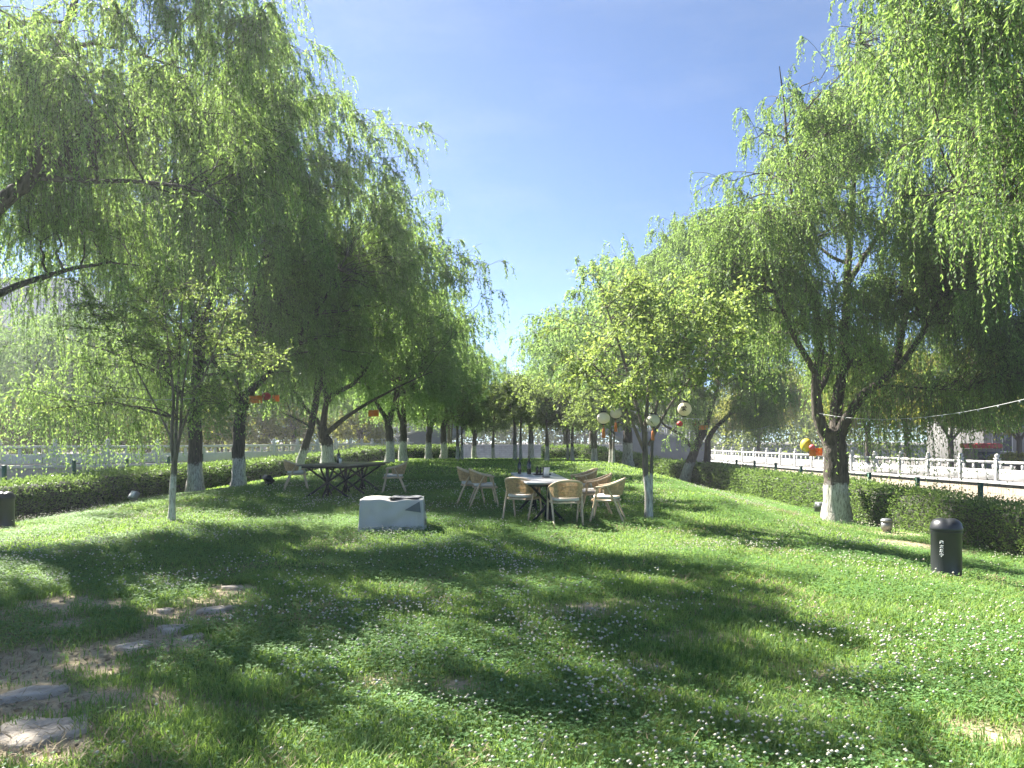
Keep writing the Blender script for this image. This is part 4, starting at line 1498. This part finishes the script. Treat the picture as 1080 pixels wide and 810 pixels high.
# cup
mb = MB()
mb.lathe([(0, 0), (.03, 0), (.04, .12), (.036, .12), (.028, .01), (0, .01)], n=16)
tag(mb.obj('tumbler', M_CARD, loc=on_table(t2, -.1, -.1, .76), smooth=True), 'short pale tumbler beside the bottle on the dark table', 'cup')
# napkin holder with dark back
q = on_table(t1, .1, -.1, .75)
t = thing('menu_stand', 'small pale menu stand with dark back in the middle of the grey table', 'stand', q, .5)
mb = MB()
mb.box((0, 0, .1), (.12, .012, .19), tilt=.2)
mb.obj('card', M_CARD, t)
mb = MB()
mb.box((0, .035, .1), (.13, .014, .2), tilt=-.1)
mb.bevbox((0, .02, .008), (.14, .11, .014), .003)
mb.obj('holder', M_BLACK, t)
# tray of condiment bottles
q = on_table(t1, .12, .55, .75)
t = thing('condiment_tray', 'low dark tray of little bottles at the far end of the grey table', 'tray', q, .2)
mb = MB()
mb.bevbox((0, 0, .012), (.34, .2, .022), .005)
mb.obj('tray', M_BLACK, t)
for x, y, s in ((-.1, 0, .5), (-.02, .04, .42), (.06, -.03, .46), (.12, .03, .36)):
    mb = MB()
    mb.lathe(np.array([(0, 0), (.06, 0), (.06, .2), (.03, .25), (.03, .3), (0, .3)]) * s, c=(x, y, .0235), n=12)
    mb.obj('jar', M_BOTTLE, t, smooth=True)

# ---------------------------------------------------------------- covered low table with a tarpaulin
M_TARP = plain('white_tarp', (.47, .445, .395), .55, noise=.05, scale=3, bump=.12, bscale=9)
M_TARPD = plain('charcoal_sheet', (.11, .115, .125), .6, noise=.2)
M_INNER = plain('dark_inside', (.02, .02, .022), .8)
q = (hit(382, 559) + hit(440, 561)) / 2
t = thing('covered_box', 'low box wrapped in a creased white tarpaulin on the grass', 'covered table', (q[0], q[1] + .36, float(T(q[0], q[1] + .36))), .10)
w_, d_, h_ = 1.08, .68, .5
# cloth shell: perimeter rings
nu = 96
rings = []
prof = [(1.03, -.03), (1.025, .03), (1.02, .08), (1.015, .14), (1.01, .2), (1.005, .26), (1.0, .32), (1.0, .37), (.995, .42), (.993, .455), (.99, .48), (.98, .498), (.8, .503), (.5, .505), (.2, .505), (0.01, .505)]


def rect(u, w, d, r=.05):
    per = 2 * (w + d)
    s = u * per
    if s < w:
        return -w / 2 + s, -d / 2, 0, -1
    s -= w
    if s < d:
        return w / 2, -d / 2 + s, 1, 0
    s -= d
    if s < w:
        return w / 2 - s, d / 2, 0, 1
    s -= w
    return -w / 2, d / 2 - s, -1, 0


v = []
for k, (sc, z) in enumerate(prof):
    for i in range(nu):
        x, y, nx, ny = rect((i + .0) / nu, w_, d_)
        hang = max(0, (h_ - z) / h_)
        fan = math.atan2(.52 - z, x + .5) + .35 * math.sin(x * 4)
        fan2 = math.atan2(.47 - z, .42 - x)
        cr = (.03 * abs(math.sin(fan * 6.5 + y * 4)) + .022 * abs(math.sin(fan2 * 7 + 1)) + .012 * math.sin(i * .9 + 1.7 * math.sin(i * .23)) - .03) * (min(1, hang * 2.2) if z < .49 else 0)
        zz = z + (.016 * math.sin(x * 5 + y * 9 + 1) + .013 * math.sin(x * 13 + 2 - y * 7)) * (1 if z > .45 else .4) - (.03 * max(0, math.sin(x * 3.1 + 1.2)) if z < 0 else 0)
        v.append([x * sc + nx * cr, y * sc + ny * cr, zz])
mb = MB()
i = np.arange(len(prof) - 1)[:, None] * nu
j = np.arange(nu)[None]
mb.add(np.array(v), np.stack([i + j, i + (j + 1) % nu, i + nu + (j + 1) % nu, i + nu + j], -1).reshape(-1, 4))
mb.obj('tarpaulin', M_TARP, t, smooth=True)
# dark lid showing on the top right where the cover is pulled aside
mb = MB()
uu, vv = np.meshgrid(np.linspace(0, 1, 14), np.linspace(0, 1, 8), indexing='ij')
x = -.06 + uu * .5 + .06 * vv
y = -.24 + vv * .52 - .05 * uu
z = .527 + .006 * np.sin(uu * 9) * np.cos(vv * 6)
mb.grid(np.stack([x, y, z], -1).reshape(-1, 3), 14, 8)
mb.grid((np.stack([x, y, z - .012], -1))[:, ::-1].reshape(-1, 3), 14, 8)
mb.obj('lid', M_TARPD, t)
# folded back corner flap
mb = MB()
mb.add([(.22, -.378, .33), (.47, -.392, .475), (.49, -.385, .29), (.22, -.372, .325), (.47, -.38, .47), (.49, -.375, .285)], [[0, 2, 1], [3, 4, 5]])
mb.obj('flap', M_TARPD, t)
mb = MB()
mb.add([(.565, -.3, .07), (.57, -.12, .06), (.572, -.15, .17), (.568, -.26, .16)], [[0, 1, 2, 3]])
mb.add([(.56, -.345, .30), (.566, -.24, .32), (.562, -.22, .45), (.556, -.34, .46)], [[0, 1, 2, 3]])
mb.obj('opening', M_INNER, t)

# ---------------------------------------------------------------- black domed bins
M_BIN = plain('bin_black', (.022, .024, .028), .38, noise=.12, scale=5)
M_LET = plain('white_lettering', (.75, .75, .74), .5, noise=.02)
STROKES = [
    # four characters as strokes (x0,z0,x1,z1) in a unit cell
    [(-.4, .28, .4, .28), (-.4, .28, -.4, -.42), (.4, .28, .4, -.42), (0, .48, -.22, -.2), (0, .1, .24, -.22), (0, .48, .0, .2)],
    [(-.45, .2, .45, .2), (0, .48, 0, .1), (0, .1, -.42, -.45), (0, .1, .42, -.45), (-.1, -.3, .12, -.4)],
    [(-.45, .35, -.1, .35), (-.12, .35, -.45, -.4), (-.42, .1, -.1, -.38), (.15, .48, .02, .1), (.05, .25, .45, .25), (.24, .2, .0, -.45), (.22, -.05, .46, -.45)],
    [(0, .48, 0, .34), (-.45, .3, .45, .3), (-.45, .3, -.45, .1), (.45, .3, .45, .1), (-.4, -.02, .4, -.02), (0, -.02, 0, -.45), (0, -.45, -.18, -.38)],
]


def make_bin(loc, rz, label, letter=True):
    t = thing('litter_bin', label, 'bin', loc, rz, 'black domed litter bins', .86)
    mb = MB()
    mb.lathe([(0, -.06), (.208, -.06), (.208, .0), (.2, .02), (.2, .64), (.205, .645), (.205, .655), (0, .655)], n=40)
    mb.obj('body', M_BIN, t, smooth=True)
    mb = MB()
    n = 40
    prof = [(.205, .66), (.214, .665), (.214, .70), (.21, .715), (.195, .765), (.165, .805), (.12, .832), (.06, .842), (0, .843)]
    v = []
    for r, z in prof:
        for k in range(n):
            th = 2 * PI * k / n
            x, y = r * math.cos(th), r * math.sin(th)
            dip = -.022 * math.exp(-(x / .035) ** 2) if z > .75 else 0
            v.append([x, y, z + dip])
    i = np.arange(len(prof) - 1)[:, None] * n
    j = np.arange(n)[None]
    mb.add(v, np.stack([i + j, i + (j + 1) % n, i + n + (j + 1) % n, i + n + j], -1).reshape(-1, 4))
    mb.obj('domed_lid', M_BIN, t, smooth=True)
    if letter:
        mb = MB()
        s = .052
        for k, ch in enumerate(STROKES):
            zc = .505 - k * .062
            for x0, y0, x1, y1 in ch:
                pts = []
                for f in (0, .5, 1):
                    a = (x0 + (x1 - x0) * f) * s - .075
                    zz = zc + (y0 + (y1 - y0) * f) * s
                    ang = -PI / 2 + a / .2
                    pts.append((.2015 * math.cos(ang), .2015 * math.sin(ang), zz))
                mb.tube(pts, .0036, 4)
        mb.obj('lettering', M_LET, t)
    return t


make_bin(hit(998, 607), math.atan2(-6.5, 11) * -1 * 0 - .45, 'black domed bin with white vertical lettering on the right lawn')
make_bin(hit(5, 556), .55, 'black domed bin cut by the left edge of the view', False)

# ---------------------------------------------------------------- floodlights on the ground
M_LENS = plain('lamp_glass', (.5, .53, .55), .15, noise=.05)
M_GREYM = plain('grey_metal', (.2, .21, .22), .4, metal=.4)


def flood(loc, rz, tilt, label, w=.34, group='ground floodlights by the hedges', mat=None):
    t = thing('floodlight', label, 'floodlight', loc, rz, group)
    mat = mat or M_BLACK
    mb = MB()
    mb.tube([(0, 0, -.1), (0, 0, .12)], .022, 8)
    mb.bevbox((0, 0, .12), (w + .05, .03, .03), .004)
    for s in (-1, 1):
        mb.bevbox((s * (w / 2 + .02), 0, .2), (.012, .03, .18), .003)
    mb.obj('bracket', mat, t)
    mb = MB()
    mb.box((0, .0, .24), (w, .11, .22), tilt=tilt)
    mb.box((0, .06, .24 - .0), (w * .7, .08, .14), tilt=tilt)
    mb.obj('housing', mat, t)
    mb = MB()
    ca, sa = math.cos(tilt), math.sin(tilt)
    off = np.array([0, -.0575 * ca, -.0575 * sa])
    mb.box(np.array([0, 0, .24]) + off, (w * .9, .008, .19), tilt=tilt)
    mb.obj('lens', M_LENS, t)
    return t


flood(hit(283, 514), 2.2, -.7, 'black tilted floodlight on the grass right of the forked willow trunk', .5)
flood(hit(141, 532), -.6, -.6, 'small floodlight before the dark left hedge, left of the thin sapling', .26, mat=M_GREYM)
flood(hit(866, 544), 2.8, -.4, 'small floodlight beside the base of the big forked willow', .3, mat=M_GREYM)

q = hit(935, 561)
t = thing('bollard_light', 'short grey barrel lamp at the foot of the right hedge', 'lamp', q)
mb = MB()
mb.lathe([(0, -.08), (.06, -.08), (.06, .05), (.11, .06), (.11, .22), (.0, .22)], n=20)
mb.obj('body', M_GREYM, t)
mb = MB()
mb.lathe([(.0, .223), (.125, .223), (.125, .25), (.09, .285), (0, .3)], n=20)
mb.obj('cap', M_GREYM, t, smooth=True)
mb = MB()
for a in (0, 2.1, 4.2):
    mb.tube([(.05 * math.cos(a), .05 * math.sin(a), -.05), (.1 * math.cos(a), .1 * math.sin(a), .06)], .012, 6)
mb.obj('stand', M_GREYM, t)

# ---------------------------------------------------------------- lanterns, tags and wires
M_PAPER = leaf_mat('lantern_paper', [(.72, .68, .52), (.74, .7, .56)], (.6, .55, .4), .35, .6)
M_ORANGE = leaf_mat('orange_tag', [(.85, .27, .05), (.9, .33, .06)], (.85, .3, .05), .35, .6)
M_REDL = plain('red_paper', (.45, .03, .03), .6, noise=.15)
M_YEL = plain('yellow_paper', (.75, .55, .04), .6, noise=.1)
M_PINK = plain('pink_paper', (.75, .12, .15), .6, noise=.1)
M_INK = plain('black_ink', (.02, .02, .02), .7)
M_TASS = plain('orange_tassel', (.5, .16, .04), .8, noise=.2)


def lantern(px, py, d, r, label, squash=.86, marks=False, tassel=True):
    c = P(px, py, d)
    t = thing('paper_lantern', label, 'lantern', c, 0, 'white paper lanterns on the sapling')
    mb = MB()
    n, k = 24, 19
    prof = []
    for i in range(k):
        ph = -PI / 2 + PI * (i + .0) / (k - 1)
        rib = 1 + (.018 if i % 2 else -.0)
        prof.append((max(r * .28, r * math.cos(ph) * rib), r * squash * math.sin(ph)))
    mb.lathe(prof, n=n)
    mb.obj('shade', M_PAPER, t, smooth=True)
    mb = MB()
    mb.lathe([(0, r * squash + .004), (r * .45, r * squash + .004), (r * .45, r * squash + .03), (0, r * squash + .032)], n=14)
    mb.lathe([(0, -r * squash - .02), (r * .35, -r * squash - .02), (r * .35, -r * squash - .003), (0, -r * squash - .003)], n=14)
    mb.tube([(0, 0, r * squash + .03), (0, 0, r * squash + .16)], .006, 5)
    mb.obj('cap', M_INK, t)
    if tassel:
        mb = MB()
        mb.tube([(0, 0, -r * squash - .02), (0, 0, -r * squash - .08)], .005, 5)
        mb.lathe([(0, -r * squash - .08), (.02, -r * squash - .085), (.026, -r * squash - .13), (.034, -r * squash - .26), (0, -r * squash - .26)], n=10)
        mb.obj('tassel', M_TASS, t)
    if marks:
        mb = MB()
        for x0, z0, x1, z1 in [(-.5, .35, .3, .35), (-.1, .6, -.1, -.5), (-.5, 0, .25, 0), (-.1, 0, -.5, -.4), (-.1, 0, .35, -.4), (-.45, .6, -.6, .2), (.2, .6, .4, .2)]:
            pts = []
            for f in np.linspace(0, 1, 5):
                a, z = (x0 + (x1 - x0) * f) * r * .7 - r * .25, (z0 + (z1 - z0) * f) * r * .7
                pts.append((a, -math.sqrt(max(r * r - a * a - (z / squash) ** 2, 0)) - .005, z))
            mb.tube(pts, .0085, 4)
        mb.obj('character', M_INK, t)
    return t


LD = hit(684, 548)[1]
lantern(636.5, 441, LD - .5, .118, 'left lantern of the close pair of white lanterns')
lantern(649.5, 436, LD + .4, .113, 'upper right lantern of the close pair of white lanterns')
lantern(688.5, 443.5, LD - .25, .128, 'white lantern hanging in front of the sapling stems, long orange tassel')
lantern(722, 431.5, LD + .6, .135, 'white lantern printed with a black character, right of the sapling', .98, True, False)


def hang_tag(px, py, d, w, h, rz, label, mat=M_ORANGE, double=True):
    c = P(px, py, d)
    t = thing('hanging_tag', label, 'hanging tag', c, rz, 'orange tags hung in the willows')
    mb = MB()
    mb.bevbox((-w / 4 if double else 0, 0, 0), (w / 2 - .006 if double else w, .05, h), .008)
    mb.obj('board', mat, t)
    if double:
        mb = MB()
        mb.bevbox((w / 4, .01, .01), (w / 2 - .006, .05, h), .008)
        mb.obj('board', mat, t)
    mb = MB()
    for s in (-1, 1):
        mb.tube([(s * w * .25, 0, h / 2), (0, 0, h / 2 + .25)], .004, 4)
    mb.obj('cord', M_INK, t)
    return t


def ball(px, py, d, r, label, mat, group='small coloured ball lanterns', sq=.9):
    c = P(px, py, d)
    t = thing('ball_lantern', label, 'lantern', c, 0, group)
    mb = MB()
    prof = [(max(.02, r * math.cos(-PI / 2 + PI * i / 14) * (1.02 if i % 2 else 1)), r * sq * math.sin(-PI / 2 + PI * i / 14)) for i in range(15)]
    mb.lathe(prof, n=18)
    mb.obj('shade', mat, t, smooth=True)
    mb = MB()
    mb.tube([(0, 0, r * sq), (0, 0, r * sq + .2)], .004, 4)
    mb.obj('cord', M_INK, t)
    return t


dw = hit(252, 514)[1] - .6
hang_tag(269.5, 421.5, dw, .42, .24, .1, 'orange double tag on the forked willow of the left row')
hang_tag(291, 420, dw + 1.2, .22, .22, .4, 'faint orange tag right of the dark red ball on the left', double=False)
ball(281, 418, dw - .1, .14, 'dark red ball lantern beside the orange double tag on the left', M_REDL)
hang_tag(394, 436, 30, .44, .26, -.2, 'orange tag hanging before the far left willows')
dr_ = hit(733, 510, 15)[1]
hang_tag(742, 451, dr_ - .7, .40, .2, .1, 'orange tag on the crooked twin trunked willow at right')
ball(733, 447, dr_ - .6, .12, 'dark red ball lantern left of the orange tag on the twin trunk', M_REDL)
ball(717, 447, LD + .8, .06, 'little red ball hanging under the printed white lantern', M_REDL)
d1 = hit(882, 550)[1]
hang_tag(860.5, 477, d1 + .9, .36, .2, .15, 'orange tag left of the big forked willow trunk')
ball(850.5, 469.5, d1 + 1.0, .15, 'yellow ball lantern left of the big willow trunk', M_YEL, sq=1.15)
ball(856.5, 471.5, d1 + .8, .075, 'pink ball lantern between the yellow ball and the orange tag', M_PINK)


M_CABLE = plain('pale_cable', (.36, .36, .36), .5)


def cable(a, b, sag, label, r=.006, n=30):
    t_ = np.linspace(0, 1, n)[:, None]
    p = a + (b - a) * t_
    p[:, 2] -= sag * 4 * (t_[:, 0] * (1 - t_[:, 0]))
    base = p[0].copy()
    mb = MB()
    mb.tube(p - base, r, 6)
    for k in range(1, n - 1, 2):
        q = p[k] - base
        mb.lathe([(0, -.04), (.014, -.035), (.016, -.015), (.008, .0), (0, .004)], c=q, n=6)
    return tag(mb.obj('light_string', M_CABLE, loc=base), label, 'string lights', 'pale strings of lights in the trees')


cable(P(864, 436, d1 - .2), P(1100, 416, 11.5), .25, 'pale light string from the big willow out to the right edge')
cable(P(748, 446, dr_ - .3), P(812, 449, dr_ - 1.5), .25, 'pale light string sagging right from the twin trunked willow', .009)
cable(P(640, 428, LD - .4), P(742, 442, LD + 4), .05, 'pale light string above the white lanterns', .006)
cable(P(40, 412, 15), P(262, 411, hit(252, 514)[1] - .3), .25, 'pale light string in the left trees, running to the forked willow', .008)

# ---------------------------------------------------------------- air
HAZE = .0011
hm = bpy.data.materials.new('haze_air')
hm.use_nodes = True
hn = hm.node_tree
hn.nodes.clear()
ho = hn.nodes.new('ShaderNodeOutputMaterial')
hv = hn.nodes.new('ShaderNodeVolumePrincipled')
hv.inputs['Color'].default_value = (.9, .93, 1, 1)
hv.inputs['Density'].default_value = HAZE
hv.inputs['Anisotropy'].default_value = .5
hn.links.new(hv.outputs[0], ho.inputs['Volume'])
mb = MB()
mb.box((0, 80, 10.9), (372, 232, 30.2))
tag(mb.obj('haze', hm), 'thin bright haze in the air', kind='stuff')

# ---------------------------------------------------------------- camera, light, world
cam = bpy.data.cameras.new('camera')
cam.sensor_width = 36
cam.lens = F / 1080 * 36
cam.shift_y = (YH - 405) / 1080
cam.clip_end = 4000
cam.clip_start = .05
co = bpy.data.objects.new('camera', cam)
C.objects.link(co)
co.location = (0, 0, EYE)
co.rotation_euler = (PI / 2, 0, 0)
sc = bpy.context.scene
sc.camera = co

SUN_EL, SUN_AZ = math.radians(44), math.atan2(-.73, .68)   # azimuth from +Y towards +X
sd = np.array([math.sin(SUN_AZ) * math.cos(SUN_EL), math.cos(SUN_AZ) * math.cos(SUN_EL), math.sin(SUN_EL)])
sun = bpy.data.lights.new('sun', 'SUN')
sun.energy = 5.0
sun.angle = math.radians(.5)
sun.color = (1, .95, .86)
so = bpy.data.objects.new('sun', sun)
C.objects.link(so)
from mathutils import Vector
so.rotation_euler = Vector(sd).to_track_quat('Z', 'Y').to_euler()

wd = bpy.data.worlds.new('World')
sc.world = wd
wd.use_nodes = True
nt = wd.node_tree
bg = nt.nodes['Background']
sky = nt.nodes.new('ShaderNodeTexSky')
sky.sky_type = 'NISHITA'
sky.sun_disc = False
sky.sun_elevation = SUN_EL
sky.sun_rotation = SUN_AZ
sky.air_density = .7
sky.dust_density = .05
sky.ozone_density = 4.0
sky.altitude = 2500
tint = nt.nodes.new('ShaderNodeMix')      # camera white balance of the photograph
tint.data_type = 'RGBA'
tint.blend_type = 'MULTIPLY'
tint.inputs['Factor'].default_value = 1
tint.inputs['B'].default_value = (.82, .9, .93, 1)
nt.links.new(sky.outputs[0], tint.inputs['A'])
tcw = nt.nodes.new('ShaderNodeTexCoord')
mpw = nt.nodes.new('ShaderNodeMapping')
mpw.inputs['Scale'].default_value = (1.2, 2.6, 4.5)
mpw.inputs['Rotation'].default_value = (.3, .5, .4)
nt.links.new(tcw.outputs['Generated'], mpw.inputs['Vector'])
nzw = nt.nodes.new('ShaderNodeTexNoise')
nzw.inputs['Scale'].default_value = 1.6
nzw.inputs['Detail'].default_value = 6
nzw.inputs['Roughness'].default_value = .6
nt.links.new(mpw.outputs[0], nzw.inputs['Vector'])
mrw = nt.nodes.new('ShaderNodeMapRange')
mrw.inputs['From Min'].default_value = .45
mrw.inputs['From Max'].default_value = .8
mrw.inputs['To Max'].default_value = .22
nt.links.new(nzw.outputs[0], mrw.inputs[0])
cld = nt.nodes.new('ShaderNodeMix')       # thin high cirrus
cld.data_type = 'RGBA'
nt.links.new(mrw.outputs[0], cld.inputs['Factor'])
nt.links.new(tint.outputs['Result'], cld.inputs['A'])
cld.inputs['B'].default_value = (3.6, 3.8, 4.2, 1)
nt.links.new(cld.outputs['Result'], bg.inputs[0])
bg.inputs[1].default_value = .052

vs = sc.view_settings
vs.view_transform = 'Standard'
vs.look = 'None'
vs.exposure = 2.4
vs.gamma = 1
cy = sc.cycles
cy.max_bounces = 14
cy.diffuse_bounces = 10
cy.glossy_bounces = 2
cy.transmission_bounces = 8
cy.caustics_reflective = False
cy.caustics_refractive = False
cy.use_denoising = True
cy.use_adaptive_sampling = True
cy.adaptive_threshold = .02
